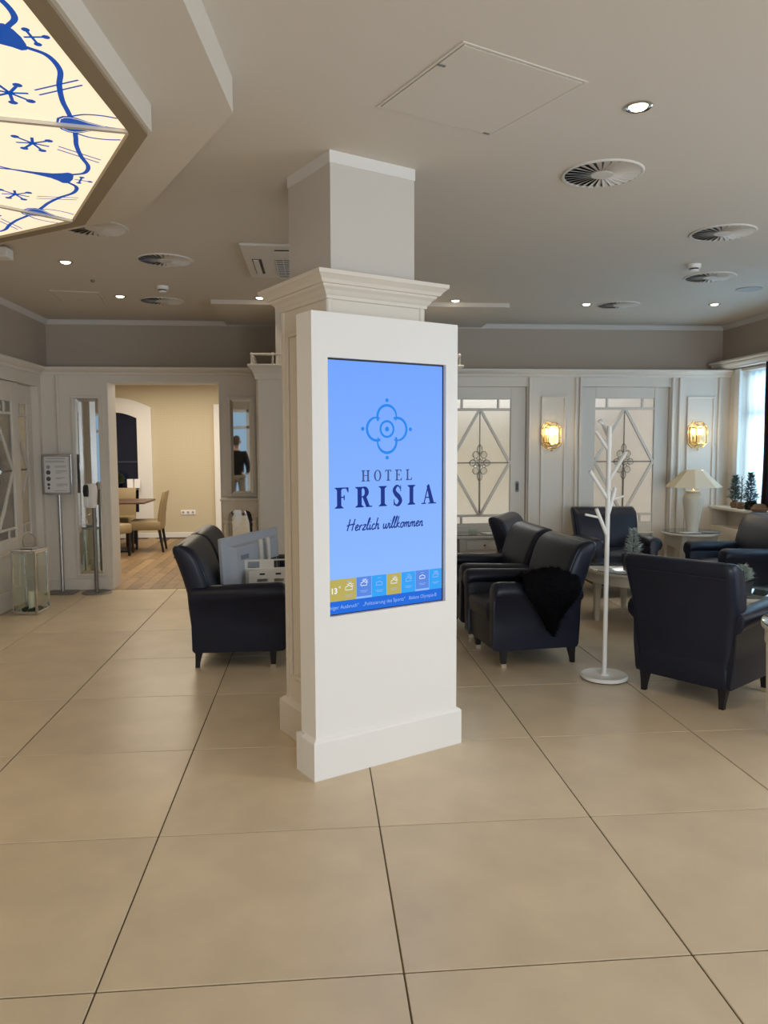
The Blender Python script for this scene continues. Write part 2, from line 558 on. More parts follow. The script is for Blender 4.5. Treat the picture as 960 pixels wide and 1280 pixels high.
lb = empty('ceiling_light', (LC.x, LC.y, 2.743), 0, 'large twelve-sided backlit cream ceiling panel light painted with blue scrolls', 'ceiling light')
def ldode(R, z, rot=0.0):
    return [(R * math.cos(PH + rot + i * PI / 6), R * math.sin(PH + rot + i * PI / 6), z) for i in range(12)]
MB().loft([ldode(2.60, -0.004), ldode(2.60, -0.012), ldode(2.535, -0.012), ldode(2.535, 0.012), ldode(2.60, 0.012), ldode(2.60, -0.004)], False, False).build('frame', M['lightbox_frame'], lb)
RL = 2.53
for k in range(12):
    a0, a1 = PH + k * PI / 6, PH + (k + 1) * PI / 6
    c0, c1 = Vector((math.cos(a0), math.sin(a0))), Vector((math.cos(a1), math.sin(a1)))
    pan = MB()
    g = 0.012
    nrm = Vector((math.cos((a0 + a1) / 2), math.sin((a0 + a1) / 2)))
    tan = Vector((-nrm.y, nrm.x))
    p = [c0 * 0.35 + tan * g, c0 * RL + tan * g, c1 * RL - tan * g, c1 * 0.35 - tan * g]
    pan.prism([(q.x, q.y) for q in p], 'z', 0.0, 0.006)
    po = pan.build('panel', M['lightbox'], lb)
    # print of this panel; (along the edge from the middle, inward from the edge)
    ap = RL * math.cos(PI / 12)
    E2 = RL * math.sin(PI / 12)
    fl = Flat()
    outl, mot, tks, cr_ = [], [], [], Flat()
    def corner(sgn):
        # along the rib: r from corner inward, q sideways into the panel
        ca = math.radians(15)
        ex, ey = -math.sin(ca), math.cos(ca)     # inward direction of the rib in (s,d): moves toward the middle
        def W(r, q):
            s_ = sgn * (E2 - r * math.sin(ca) - q * math.cos(ca))
            d_ = r * math.cos(ca) - q * math.sin(ca)
            return (s_, max(d_, 0.004))
        bell = [(0.03, 0.0105), (0.08, 0.018), (0.13, 0.040), (0.165, 0.066), (0.19, 0.078), (0.215, 0.074), (0.238, 0.050), (0.245, 0.0105)]
        fl.poly([W(*x) for x in bell])
        outl.append(Flat())  # cream outline printed inside the bell
        outl[-1].ribbon([W(0.08 + 0.0, 0.0145), W(0.13, 0.033), W(0.165, 0.055), W(0.19, 0.065), W(0.212, 0.061), W(0.228, 0.043), W(0.234, 0.014)], 0.0035)
        tail = catmull([W(0.19, 0.075), W(0.14, 0.105), W(0.08, 0.11), W(0.03, 0.10)], 6)
        fl.ribbon(tail, [0.010] * len(tail))
        stem = catmull([W(0.19, 0.07), (sgn * (E2 - 0.17), 0.155), (sgn * (E2 - 0.25), 0.140), (sgn * (E2 - 0.36), 0.105), (sgn * (E2 - 0.46), 0.062), (sgn * (E2 - 0.55), 0.062), (sgn * 0.055, 0.105)], 6)
        fl.ribbon(stem, [0.018] * len(stem))
        for dq in (0.0, 0.035):
            tks.append(Flat())
            tks[-1].ribbon([(sgn * (E2 - 0.29 - dq), 0.20), (sgn * (E2 - 0.36 - dq), 0.03)], 0.008)
        for rr_, qq in ((0.36, 0.22), (0.62, 0.34), (0.95, 0.30)):
            mo1 = Flat()
            mot.append(mo1)
            mo1.disc(*W(rr_, qq), 0.016, 8)
            for aa in range(7):
                an = aa * 2 * PI / 7 + 0.3
                c = W(rr_, qq)
                mo1.ribbon([(c[0] + 0.004 * math.cos(an), c[1] + 0.004 * math.sin(an)), (c[0] + 0.06 * math.cos(an), c[1] + 0.06 * math.sin(an))], 0.012)
                if aa % 2 == 0:
                    mo1.disc(c[0] + 0.075 * math.cos(an), c[1] + 0.075 * math.sin(an), 0.016, 8)
    corner(1)
    corner(-1)
    # middle bell, spiral and cross near the edge
    fl.poly([(-0.075, 0.125), (-0.072, 0.108), (-0.04, 0.096), (0, 0.092), (0.04, 0.096), (0.072, 0.108), (0.075, 0.125), (0.055, 0.145), (0.032, 0.18), (0.015, 0.25), (0.007, 0.34), (-0.007, 0.34), (-0.015, 0.25), (-0.032, 0.18), (-0.055, 0.145)])
    for sg in (1, -1):
        spi = catmull([(0, 0.33), (sg * 0.03, 0.44), (sg * 0.10, 0.53), (sg * 0.20, 0.55), (sg * 0.26, 0.48), (sg * 0.22, 0.41), (sg * 0.16, 0.43)], 6)
        fl.ribbon(spi, [0.013] * len(spi))
    cr_.ribbon([(0, 0.025), (0, 0.085)], 0.009).ribbon([(-0.035, 0.062), (0.035, 0.062)], 0.009)
    cr_.disc(0, 0.022, 0.012, 8).disc(-0.04, 0.062, 0.012, 8).disc(0.04, 0.062, 0.012, 8)
    def mp(s_, d_, nrm=nrm, tan=tan, ap=ap):
        q = nrm * (ap - d_) + tan * s_
        return (q.x, q.y, -0.0012)
    fl.build('blue_ornament', M['lightbox_blue'], po, mp)
    for q_ in outl: q_.build('bell_outline', M['lightbox'], po, lambda s_, d_: mp(s_, d_)[:2] + (-0.0018,))
    for q_ in mot: q_.build('flower_motif', M['lightbox_blue'], po, mp)
    for q_ in tks: q_.build('tick_mark', M['lightbox_blue'], po, mp)
    cr_.build('cross_motif', M['lightbox_blue'], po, mp)
    q0, q1 = c0 * 0.35, c0 * RL
    MB().bar((q0.x, q0.y, -0.004), (q1.x, q1.y, -0.004), 0.02, 0.016).build('rib', M['ceil'], lb)
MB().lathe([(0.0, 0.0), (0.36, 0.0), (0.36, -0.02), (0.0, -0.02)], n=24, cap0=False, cap1=False).build('hub', M['white_trim'], lb)

# ------------------------------------------------------------------ setting: walls
wb = MB()
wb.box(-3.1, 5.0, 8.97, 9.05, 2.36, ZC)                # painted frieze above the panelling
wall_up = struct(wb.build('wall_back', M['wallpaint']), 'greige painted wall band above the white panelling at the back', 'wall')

def hole_wall(mb, x0, x1, z0, z1, y0, y1, holes, axis='y'):
    """solid wall with rectangular openings; holes are (a0,a1,z0,z1) along the wall"""
    hs = sorted(holes)
    def B(a, b, c, d):
        if b - a < 1e-4 or d - c < 1e-4: return
        if axis == 'y': mb.box(a, b, y0, y1, c, d)
        else: mb.box(y0, y1, a, b, c, d)
    cur = x0
    for a0, a1, h0, h1 in hs:
        B(cur, a0, z0, z1)
        B(a0, a1, z0, h0)
        B(a0, a1, h1, z1)
        cur = a1
    B(cur, x1, z0, z1)
    return mb

PB = 8.68    # front face of the panelled back wall
wp = hole_wall(MB(), -2.96, 4.86, 0, 2.36, PB, 8.97, [(-2.25, -1.06, 0, 2.275), (1.33, 2.395, 0.0, 2.24), (3.04, 4.085, 0.0, 2.24)])
wall_panel = struct(wp.build('wall_back', M['panel']), 'white panelled back wall with doorway, sconces and glass doors', 'wall')
# thin ledge on top
cor = MB()
prof = [(8.75, 2.345), (8.665, 2.345), (8.655, 2.36), (8.655, 2.375), (8.635, 2.385), (8.61, 2.405), (8.605, 2.415), (8.605, 2.43), (8.97, 2.43), (8.97, 2.345)]
cor.prism([(a, b) for a, b in prof], 'x', -2.96, 4.86)
struct(cor.build('trim_1', M['panel']), 'moulded white cornice ledge along the top of the back panelling', 'trim')
cs = MB().prism([(8.925, ZC), (8.97, ZC), (8.97, 2.925), (8.958, 2.93), (8.945, 2.95)], 'x', -2.95, 4.85)
struct(cs.build('trim_2', M['vent']), 'thin white ceiling moulding along the back wall', 'trim')

def molding(mb, x0, x1, z0, z1, y, w=0.022, d=0.02):
    """raised picture-frame bead on a wall facing -y"""
    mb.cbox(x0, x1, y - d, y + 0.002, z1 - w, z1, 0.003)
    mb.cbox(x0, x1, y - d, y + 0.002, z0, z0 + w, 0.003)
    mb.cbox(x0, x0 + w, y - d, y + 0.002, z0 + w, z1 - w, 0.003)
    mb.cbox(x1 - w, x1, y - d, y + 0.002, z0 + w, z1 - w, 0.003)
for x0, x1, z0, z1 in ((2.555, 2.845, 0.35, 2.13), (4.285, 4.62, 0.35, 2.13)):
    mm = MB()
    molding(mm, x0, x1, z0, z1, PB)
    mm.build('panel_moulding', M['panel'], wall_panel)
for x in (-2.775, 2.42, 2.965, 3.015, 4.105, 4.19, 4.67):
    MB().cbox(x - 0.013, x + 0.013, PB - 0.030, PB + 0.002, 0.12, 2.345, 0.006).build('pilaster_bead', M['panel'], wall_panel)
for x0, x1 in ((-2.93, -2.25), (-1.06, 1.33), (2.395, 3.04), (4.085, 4.80)):
    MB().cbox(x0, x1, PB - 0.016, PB + 0.002, 0.0, 0.13, 0.004).build('plinth', M['panel'], wall_panel)

# doorway casing
dc = MB()
dc.cbox(-2.262, -2.248, 8.67, 9.0, 0, 2.275, 0.002)
dc.cbox(-1.062, -1.048, 8.67, 9.0, 0, 2.275, 0.002)
dc.cbox(-2.262, -1.048, 8.67, 9.0, 2.268, 2.282, 0.002)
struct(dc.build('trim_3', M['white_trim']), 'slim white casing round the open doorway to the dining room', 'trim')

# mirrors on the back wall (slightly off plumb, as they reflect)
def wall_mirror(x0, x1, z0, z1, label, ry, rx):
    t = empty('wall_mirror', ((x0 + x1) / 2, PB - 0.006, (z0 + z1) / 2), 0, label, 'mirror')
    w, h = (x1 - x0) / 2, (z1 - z0) / 2
    b = 0.035
    g = MB()
    g.add([(-w, 0, -h), (w, 0, -h), (w, 0, h), (-w, 0, h), (-w + b, -0.004, -h + b), (w - b, -0.004, -h + b), (w - b, -0.004, h - b), (-w + b, -0.004, h - b)],
          [(4, 5, 6, 7), (0, 1, 5, 4), (1, 2, 6, 5), (2, 3, 7, 6), (3, 0, 4, 7)])
    go = g.build('mirror_glass', M['mirror'], t)
    go.rotation_euler = (rx, 0, ry)
    fr = MB()
    fr.cbox(-w - 0.03, w + 0.03, -0.014, 0.004, h - 0.002, h + 0.028, 0.003)
    fr.cbox(-w - 0.03, w + 0.03, -0.014, 0.004, -h - 0.028, -h + 0.002, 0.003)
    fr.cbox(-w - 0.03, -w + 0.002, -0.014, 0.004, -h, h, 0.003)
    fr.cbox(w - 0.002, w + 0.03, -0.014, 0.004, -h, h, 0.003)
    fr.build('frame', M['panel'], t)
    return t
wall_mirror(-2.605, -2.35, 0.185, 2.10, 'tall narrow mirror with cut edges on the panel left of the doorway', 0.018, -0.004)
wall_mirror(-0.945, -0.70, 1.045, 2.10, 'narrow cut-edge mirror above the white console right of the doorway', 0.0, 0.0)

# left wall with the entry to a side room: frame around two sliding glass doors
wl = hole_wall(MB(), 5.6, 8.97, 0, 2.36, -3.08, -2.95, [(6.6, 8.60, 0.0, 2.22)], axis='x')
wall_left = struct(wl.build('wall_left', M['panel']), 'white panelled left wall holding the sliding lattice glass doors', 'wall')
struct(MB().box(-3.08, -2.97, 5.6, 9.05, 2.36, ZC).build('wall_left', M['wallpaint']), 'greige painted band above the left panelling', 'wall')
corl = MB().prism([(-2.87, 2.43), (-2.87, 2.415), (-2.875, 2.405), (-2.9, 2.385), (-2.92, 2.375), (-2.92, 2.36), (-2.93, 2.345), (-3.0, 2.345), (-3.0, 2.43)], 'y', 5.6, 8.66)
struct(corl.build('trim_4', M['panel']), 'moulded white cornice ledge along the left wall', 'trim')
csl = MB().prism([(-2.925, ZC), (-2.97, ZC), (-2.97, 2.925), (-2.958, 2.93), (-2.945, 2.95)], 'y', 5.6, 8.97)
struct(csl.build('trim_5', M['vent']), 'thin white ceiling moulding along the left wall', 'trim')
# enclosing walls outside the frame
struct(MB().box(-6.8, -3.08, 5.5, 5.6, 0, ZC).build('wall_left_return', M['wallpaint']), 'painted wall returning left beyond the glass doors', 'wall')
struct(MB().box(-6.8, -6.7, YF, 5.6, 0, ZC).build('wall_far_left', M['wallpaint']), 'painted wall at the far left of the lobby', 'wall')
wf = hole_wall(MB(), -6.8, 5.0, 0, ZC, YF - 0.1, YF, [(-3.2, 4.2, 0.0, 2.6)])
struct(wf.build('wall_front', M['wallpaint']), 'painted wall round the glazed entrance behind the viewer', 'wall')
ent = empty('window_1', (0.5, YF - 0.05, 0), 0, 'glazed entrance front with white bars behind the viewer', 'window', None, 'structure')
eb = MB()
for x in (-3.65, -2.4, -1.2, 0, 1.2, 2.4, 3.65): eb.cbox(x - 0.04, x + 0.04, -0.04, 0.04, 0, 2.6, 0.004)
for z in (0.04, 2.1, 2.56): eb.cbox(-3.7, 3.7, -0.04, 0.04, z - 0.04, z + 0.04, 0.004)
eb.build('window_frame', M['white_trim'], ent)
px_ = (-3.61, -2.4, -1.2, 0, 1.2, 2.4, 3.61)
for a, b in zip(px_, px_[1:]):
    for z0, z1 in ((0.08, 2.06), (2.14, 2.52)): MB().box(a + 0.04, b - 0.04, -0.003, 0.003, z0, z1).build('pane', M['glass'], ent)

# back of side room and dining room
struct(MB().box(-5.2, -5.1, 5.6, 9.0, 0, ZC).build('wall_side_room', M['wallpaper']), 'patterned wall of the side room behind the lattice doors', 'wall')
struct(MB().box(-5.2, -3.0, 8.97, 9.05, 0, ZC).build('wall_side_room_back', M['wallpaper']), 'rear wall of the side room behind the lattice doors', 'wall')
struct(MB().box(-5.2, -3.08, 5.6, 8.97, -0.05, 0.0).build('floor', M['bark']), 'brown floor of the side room behind the lattice doors', 'floor')
dw = MB().box(-4.8, 4.95, 13.62, 13.75, 0, 2.75)
struct(dw.build('wall_dining_back', M['wallpaper']), 'beige patterned wallpaper wall at the end of the dining room', 'wall')
struct(MB().box(-4.9, -4.8, 8.97, 13.7, 0, 2.75).build('wall_dining_left', M['wallpaper']), 'left wall of the dining room', 'wall')
struct(MB().box(4.95, 5.05, 8.97, 13.7, 0, 2.75).build('wall_dining_right', M['wallpaint']), 'right wall of the room behind the glass doors', 'wall')
struct(MB().box(-0.98, -0.88, 9.05, 12.2, 0, 2.75).build('wall_dining_divider', M['white_trim']), 'white wall end seen at the right edge of the doorway', 'wall')
struct(MB().cbox(-4.8, -0.9, 13.6, 13.622, 0, 0.085, 0.003).build('baseboard_dining', M['white_trim']), 'white baseboard under the dining room wallpaper', 'baseboard')
struct(MB().cbox(-1.76, -1.62, 13.58, 13.622, 0, 2.3, 0.006).build('trim_6', M['white_trim']), 'white door surround at the right end of the dining wallpaper', 'trim')

# arched dining window
aw = empty('window_2', (-3.45, 13.62, 0), 0, 'arched dining room window dark with dusk behind a white surround', 'window', None, 'structure')
def arch(hw, z0, zs, rise, n=14):
    pts = [(-hw, z0), (hw, z0)]
    for i in range(n + 1):
        x = hw - 2 * hw * i / n
        pts.append((x, zs + rise * (1 - (x / hw) ** 2)))
    return pts
outer, inner = arch(0.64, 0.33, 2.24, 0.17), arch(0.40, 0.45, 2.06, 0.10)
sur = MB()
n = len(outer)
sur.add([(p[0], -0.06, p[1]) for p in outer] + [(p[0], -0.06, p[1]) for p in inner] + [(p[0], 0.0, p[1]) for p in outer] + [(p[0], 0.03, p[1]) for p in inner],
        [(i, (i + 1) % n, n + (i + 1) % n, n + i) for i in range(n)] + [(i, (i + 1) % n, 2 * n + (i + 1) % n, 2 * n + i) for i in range(n)] + [(n + i, n + (i + 1) % n, 3 * n + (i + 1) % n, 3 * n + i) for i in range(n)])
sur.build('window_surround', M['white_trim'], aw)
MB().prism(inner, 'y', -0.006, -0.002).build('pane', M['nightglass'], aw)
mb_ = MB()
mb_.cbox(-0.012, 0.012, -0.02, -0.004, 0.45, 2.155, 0.003).cbox(-0.4, 0.4, -0.02, -0.004, 1.30, 1.33, 0.003)
mb_.build('muntin', mat('dark_blue_muntin', (0.03, 0.04, 0.07), 0.5), aw)
MB().cbox(-0.40, 0.395, -0.24, -0.03, 0.84, 0.875, 0.004).build('window_sill', M['tablewood'], aw)

# right wall with its window and an added nearer opening for daylight
wr = hole_wall(MB(), -4.6, 8.97, 0, 2.43, 4.80, 5.02, [(1.2, 4.0, 0.87, 2.40), (6.05, 8.45, 0.87, 2.40)], axis='x')
wall_right = struct(wr.build('wall_right', M['panel']), 'white panelled right wall with the daylight window and an added unseen opening', 'wall')
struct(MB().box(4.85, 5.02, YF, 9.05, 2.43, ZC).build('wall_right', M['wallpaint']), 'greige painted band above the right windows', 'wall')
csr = MB().prism([(4.805, ZC), (4.85, ZC), (4.85, 2.925), (4.838, 2.93), (4.825, 2.95)], 'y', YF, 8.925)
struct(csr.build('trim_7', M['vent']), 'thin white ceiling moulding along the right wall', 'trim')
pel = MB().prism([(4.86, 2.44), (4.70, 2.44), (4.69, 2.455), (4.665, 2.465), (4.65, 2.48), (4.65, 2.495), (4.62, 2.505), (4.62, 2.525), (4.86, 2.525)], 'y', 1.0, 8.85)
struct(pel.build('trim_8', M['panel']), 'moulded white pelmet ledge over the right window', 'trim')
def side_window(name, y0, y1, label):
    t = empty(name, (4.98, (y0 + y1) / 2, 0), 0, label, 'window', None, 'structure')
    h = (y1 - y0) / 2
    fr = MB()
    for y in (-h + 0.03, -h / 3, h / 3, h - 0.03): fr.cbox(-0.03, 0.04, y - 0.03, y + 0.03, 0.87, 2.40, 0.004)
    for z in (0.90, 1.93, 2.37): fr.cbox(-0.03, 0.04, -h, h, z - 0.035, z + 0.035, 0.004)
    fr.build('window_frame', M['white_trim'], t)
    for a, b in ((-h, -h / 3), (-h / 3, h / 3), (h / 3, h)):
        for z0, z1 in ((0.93, 1.90), (1.96, 2.34)):
            MB().box(0.0, 0.004, a + 0.03, b - 0.03, z0, z1).build('pane', M['glass'], t)
    cu = MB()
    npt = 120
    pts = [(-0.085 + 0.012 * math.sin(i * 1.05), -h + 0.02 + (2 * h - 0.04) * i / npt) for i in range(npt + 1)]
    cu.add([(p[0], p[1], 0.89) for p in pts] + [(p[0], p[1], 2.39) for p in pts], [(i, i + 1, npt + 2 + i, npt + 1 + i) for i in range(npt)])
    cu.build('sheer_curtain', M['sheer'], t, smooth=True, angle=80)
    return t
side_window('window_3', 6.05, 8.45, 'tall right window with white frame and glowing sheer curtain')
jm = MB().cbox(4.775, 4.805, 8.44, 8.53, 0.87, 2.43, 0.004)
struct(jm.build('trim_9', M['white_trim']), 'bright white jamb at the left edge of the right window', 'trim')
# window ledge with recessed shelf below
wlg = empty('window_ledge', (4.7, 7.2, 0), 0, 'white window ledge with recessed shelf beneath the right window', 'ledge')
MB().cbox(-0.125, 0.098, -1.5, 1.47, 0.835, 0.865, 0.005).build('top', M['panel'], wlg)
MB().cbox(-0.105, 0.098, -1.5, 1.47, 0.0, 0.64, 0.005).build('radiator_cover', M['panel'], wlg)
for y in (-1.48, 0.0, 1.44): MB().cbox(-0.095, 0.098, y, y + 0.03, 0.641, 0.834, 0.003).build('bracket', M['panel'], wlg)

# dark curtain beside the window
cu = MB()
ring0, n = [], 60
def curt(z, k):
    o_ = []
    for i in range(n + 1):
        y = 7.34 + 0.5 * i / n - 0.06 * k * (1 - i / n)
        o_.append((4.735 + 0.03 * math.sin(i * 0.75), y + 0.02 * k * math.sin(z * 3), z))
    return o_
secs = [curt(0.88 + (2.45 - 0.88) * q / 10, 1 - q / 10) for q in range(11)]
vv = [p for r in secs for p in r]
ff = [(a * (n + 1) + i, a * (n + 1) + i + 1, (a + 1) * (n + 1) + i + 1, (a + 1) * (n + 1) + i) for a in range(10) for i in range(n)]
cu.add(vv, ff)
co = cu.build('curtain', M['curtain'], smooth=True, angle=80)
sm_ = co.modifiers.new('thick', 'SOLIDIFY')
sm_.thickness = 0.006
tag(co, 'dark plum curtain hanging at the right side of the window', 'curtain')

# ------------------------------------------------------------------ lattice glass doors
def glass_door(name, loc, rz, L, zt_, g, z0, z1, label, handle=None, gx=0.0):
    t = empty(name, loc, rz, label, 'door', None, 'structure')
    fr = MB()
    fr.cbox(-L, gx - g, 0.0, 0.045, 0.005, zt_, 0.004)
    fr.cbox(gx + g, L, 0.0, 0.045, 0.005, zt_, 0.004)
    fr.cbox(gx - g, gx + g, 0.0, 0.045, z1, zt_, 0.004)
    fr.cbox(gx - g, gx + g, 0.0, 0.045, 0.005, z0, 0.004)
    fr.build('door_frame', M['panel'], t)
    mo = MB()
    molding(mo, gx - g - 0.02, gx + g + 0.02, 0.18, z0 - 0.10, 0.0)
    mo.build('panel_moulding', M['panel'], t)
    bt, bb = z1 - 0.115, z0 + 0.115
    zm = (bt + bb) / 2
    xq = g * 0.60
    def pane(pts, m='frosted'):
        MB().prism([(p[0] + gx, p[1]) for p in pts], 'y', 0.020, 0.026).build('pane', M[m], t)
    for za, zb in ((bt, z1), (z0, bb)):
        for xa, xb in ((-g, -xq), (-xq, xq), (xq, g)):
            pane([(xa, za), (xb, za), (xb, zb), (xa, zb)])
    for sx in (1, -1):
        for (zc, ze) in ((bt, bt), (bb, bb)):
            pane([(0, zm), (sx * g, zm), (0, ze)])
            pane([(sx * g, zm), (sx * g, ze), (0, ze)])
    bars = MB()
    w = 0.030
    for z in (bt, bb, z0 + 0.012): bars.cbox(gx - g, gx + g, 0.004, 0.036, z - 0.014, z + 0.014, 0.003)
    for x in (-xq, xq):
        bars.cbox(gx + x - 0.013, gx + x + 0.013, 0.005, 0.035, bt, z1, 0.003)
        bars.cbox(gx + x - 0.013, gx + x + 0.013, 0.005, 0.035, z0, bb, 0.003)
    bars.build('glazing_bar', M['panel'], t)
    for sx in (1, -1):
        for ze in (bt, bb):
            MB().bar((gx + sx * 0.005, 0.016, ze), (gx + sx * (g - 0.004), 0.016, zm), w, 0.03, (0, 1, 0)).build('lattice_bar', M['panel'], t)
    ld = MB()
    ld.bar((gx - g, 0.017, zm), (gx + g, 0.017, zm), 0.010, 0.014)
    ld.bar((gx, 0.017, zm), (gx, 0.017, bt), 0.010, 0.014, (0, 1, 0))
    ld.bar((gx, 0.017, zm), (gx, 0.017, bb), 0.018, 0.014, (0, 1, 0))
    petals = [(0, 0.155, 0.030, 0.055), (0, -0.155, 0.030, 0.055), (0.080, 0, 0.042, 0.036), (-0.080, 0, 0.042, 0.036), (0, 0, 0.026, 0.052)]
    petals += [(a * 0.047, b * 0.092, 0.037, 0.040) for a in (1, -1) for b in (1, -1)]
    petals += [(a * 0.050, b * 0.036, 0.022, 0.018) for a in (1, -1) for b in (1, -1)]
    for dx, dz, rx, rz_ in petals:
        tv_ = abs(dz) > 0.1 or (dx == 0 and dz == 0)
        ring = []
        for i in range(12):
            c_, s_ = math.cos(2 * PI * i / 12), math.sin(2 * PI * i / 12)
            if tv_: c_ *= (1 - 0.45 * abs(s_) ** 3)
            else: s_ *= (1 - 0.35 * abs(c_) ** 3)
            ring.append((gx + dx + rx * c_, zm + dz + rz_ * s_))
        cen = MB()
        cen.loft([[(p[0], 0.012, p[1]) for p in ring], [(gx + dx + (p[0] - gx - dx) * 0.6, 0.004, zm + dz + (p[1] - zm - dz) * 0.6) for p in ring]])
        cen.build('petal_pane', M['bevel'], t)
        ld.tube([(p[0], 0.011, p[1]) for p in ring + ring[:2]], 0.0032, 5)
    ld.build('lead_came', M['lead'], t)
    if handle is not None:
        h = MB()
        h.loft([rr(0, 0, 0.022, 0.065, 0.022, 0), rr(0, 0, 0.022, 0.065, 0.022, 0.005)])
        ho = h.build('recessed_handle', M['darksteel'], t)
        ho.rotation_euler = (PI / 2, 0, 0)
        ho.location = (handle[0], -0.0005, handle[1])
        h2 = MB().loft([rr(0, 0, 0.013, 0.045, 0.013, 0), rr(0, 0, 0.013, 0.045, 0.013, 0.003)]).build('finger_recess', M['black'], ho)
        h2.location = (0, 0, 0.0045)
    return t
glass_door('door_1', (1.8625, 8.72, 0), 0, 0.5275, 2.235, 0.352, 0.655, 2.098, 'white sliding lattice glass door with recessed handle, partly behind the screen stele', (0.435, 1.10))
glass_door('door_2', (3.5625, 8.72, 0), 0, 0.5175, 2.235, 0.352, 0.655, 2.110, 'white lattice glass door between the two brass sconces')
glass_door('door_3', (-2.97, 7.50, 0), PI / 2, 0.585, 2.215, 0.41, 0.665, 2.02, 'front white lattice glass door on the left wall above the lantern')
glass_door('door_4', (-3.022, 8.09, 0), PI / 2, 0.50, 2.215, 0.36, 0.665, 2.02, 'rear white lattice glass door half hidden behind the front one on the left wall')
glass_door('door_5', (-3.022, 6.85, 0), PI / 2, 0.24, 2.215, 0.15, 0.665, 2.02, 'narrow white lattice glass leaf on the left wall outside the frame')

# ------------------------------------------------------------------ pillars
TH = math.radians(28.1)
ev = Vector((math.cos(TH), math.sin(TH), 0))
nv = Vector((-math.sin(TH), math.cos(TH), 0))
def EN(e, n): return ev * e + nv * n
pc = EN(2.110, 3.541)
pil = empty('pillar', pc, TH, 'cream panelled pillar with moulded capital behind the screen stele', 'pillar', None, 'structure')
HX, HY = 0.283, 0.249
def sq(hx, hy, z, d=0.0): return [(-hx - d, -hy - d, z), (hx + d, -hy - d, z), (hx + d, hy + d, z), (-hx - d, hy + d, z)]
MB().cbox(-HX, HX, -HY, HY, 0, 2.30, 0.006).build('casing', M['panel'], pil)
cas = MB()
for sx in (-1, 1):
    # picture-frame beads on the side faces
    x = sx * HX
    def b3(y0, y1, z0, z1): cas.cbox(min(x, x + sx * 0.012), max(x, x + sx * 0.012), y0, y1, z0, z1, 0.003)
    for d in (0.06,):
        y0, y1, z0, z1 = -HY + d, HY - d, 0.32, 2.16
        b3(y0, y1, z1 - 0.02, z1); b3(y0, y1, z0, z0 + 0.02); b3(y0, y0 + 0.02, z0, z1); b3(y1 - 0.02, y1, z0, z1)
for sx in (-1, 1):
    for sy in (-1, 1):
        cas.cbox(sx * HX - 0.014 - sx * 0.012, sx * HX + 0.014 - sx * 0.012, sy * HY - 0.006, sy * HY + 0.006, 0.2, 2.29, 0.003)
        cas.cbox(sx * HX - 0.006, sx * HX + 0.006, sy * HY - 0.014 - sy * 0.012, sy * HY + 0.014 - sy * 0.012, 0.2, 2.29, 0.003)
cas.build('panel_moulding', M['panel'], pil)
pl = MB().loft([sq(HX, HY, 0, 0.035), sq(HX, HY, 0.18, 0.035), sq(HX, HY, 0.2, 0.015), sq(HX, HY, 0.205, 0.0)])
pl.build('plinth', M['panel'], pil, bevel=0.003, seg=1)
cp = MB().loft([sq(HX, HY, z, d) for z, d in ((2.275, 0.0), (2.278, 0.012), (2.292, 0.014), (2.300, 0.022), (2.315, 0.032), (2.328, 0.048), (2.338, 0.052), (2.340, 0.062), (2.355, 0.070), (2.372, 0.088), (2.376, 0.094), (2.394, 0.096), (2.396, 0.09))])
cp.build('capital', M['panel'], pil)
MB().box(-0.250, 0.240, -0.226, 0.222, 2.396, ZC).build('shaft', M['shaft'], pil)
MB().loft([[(-0.254 , -0.230, z), (0.244, -0.230, z), (0.244, 0.226, z), (-0.254, 0.226, z)] for z in (2.918, ZC)]).build('ceiling_strip', M['white_trim'], pil)

p2 = empty('pillar', (0.395, 7.81, 0), 0, 'white wide pillar casing with balustrade gallery behind the screen stele', 'pillar', None, 'structure')
MB().cbox(-0.965, 0.965, -0.27, 0.27, 0.001, 2.25, 0.02).build('casing', M['panel'], p2)
MB().loft([sq(0.965, 0.27, z, d) for z, d in ((2.212, 0.0), (2.214, 0.008), (2.235, 0.012), (2.27, 0.02), (2.31, 0.045), (2.33, 0.062), (2.332, 0.072), (2.348, 0.074), (2.352, 0.07))]).build('capital', M['panel'], p2)
MB().box(-0.775, 0.5, -0.20, 0.20, 2.352, ZC - 0.04).build('shaft', M['shaft'], p2)
bal0 = MB().lathe([(0.011, 0), (0.012, 0.01), (0.007, 0.03), (0.012, 0.05), (0.007, 0.075), (0.011, 0.092), (0.011, 0.10), (0.006, 0.112)], n=8).build('baluster', M['panel'], p2, smooth=True)
bxs = [-1.0 + 0.2 * k for k in range(11)]
bal0.location = (bxs[0], -0.31, 2.352)
for x in bxs[1:]: inst(bal0, p2, (x, -0.31, 2.352))
for x in (-1.0, 1.0):
    for y in (-0.11, 0.1, 0.3): inst(bal0, p2, (x, y, 2.352))
rl = MB()
rl.cbox(-1.012, 1.012, -0.322, -0.298, 2.437, 2.455, 0.003).cbox(-1.012, -0.988, -0.298, 0.31, 2.437, 2.455, 0.003).cbox(0.988, 1.012, -0.298, 0.31, 2.437, 2.455, 0.003)
rl.build('gallery_rail', M['panel'], p2)

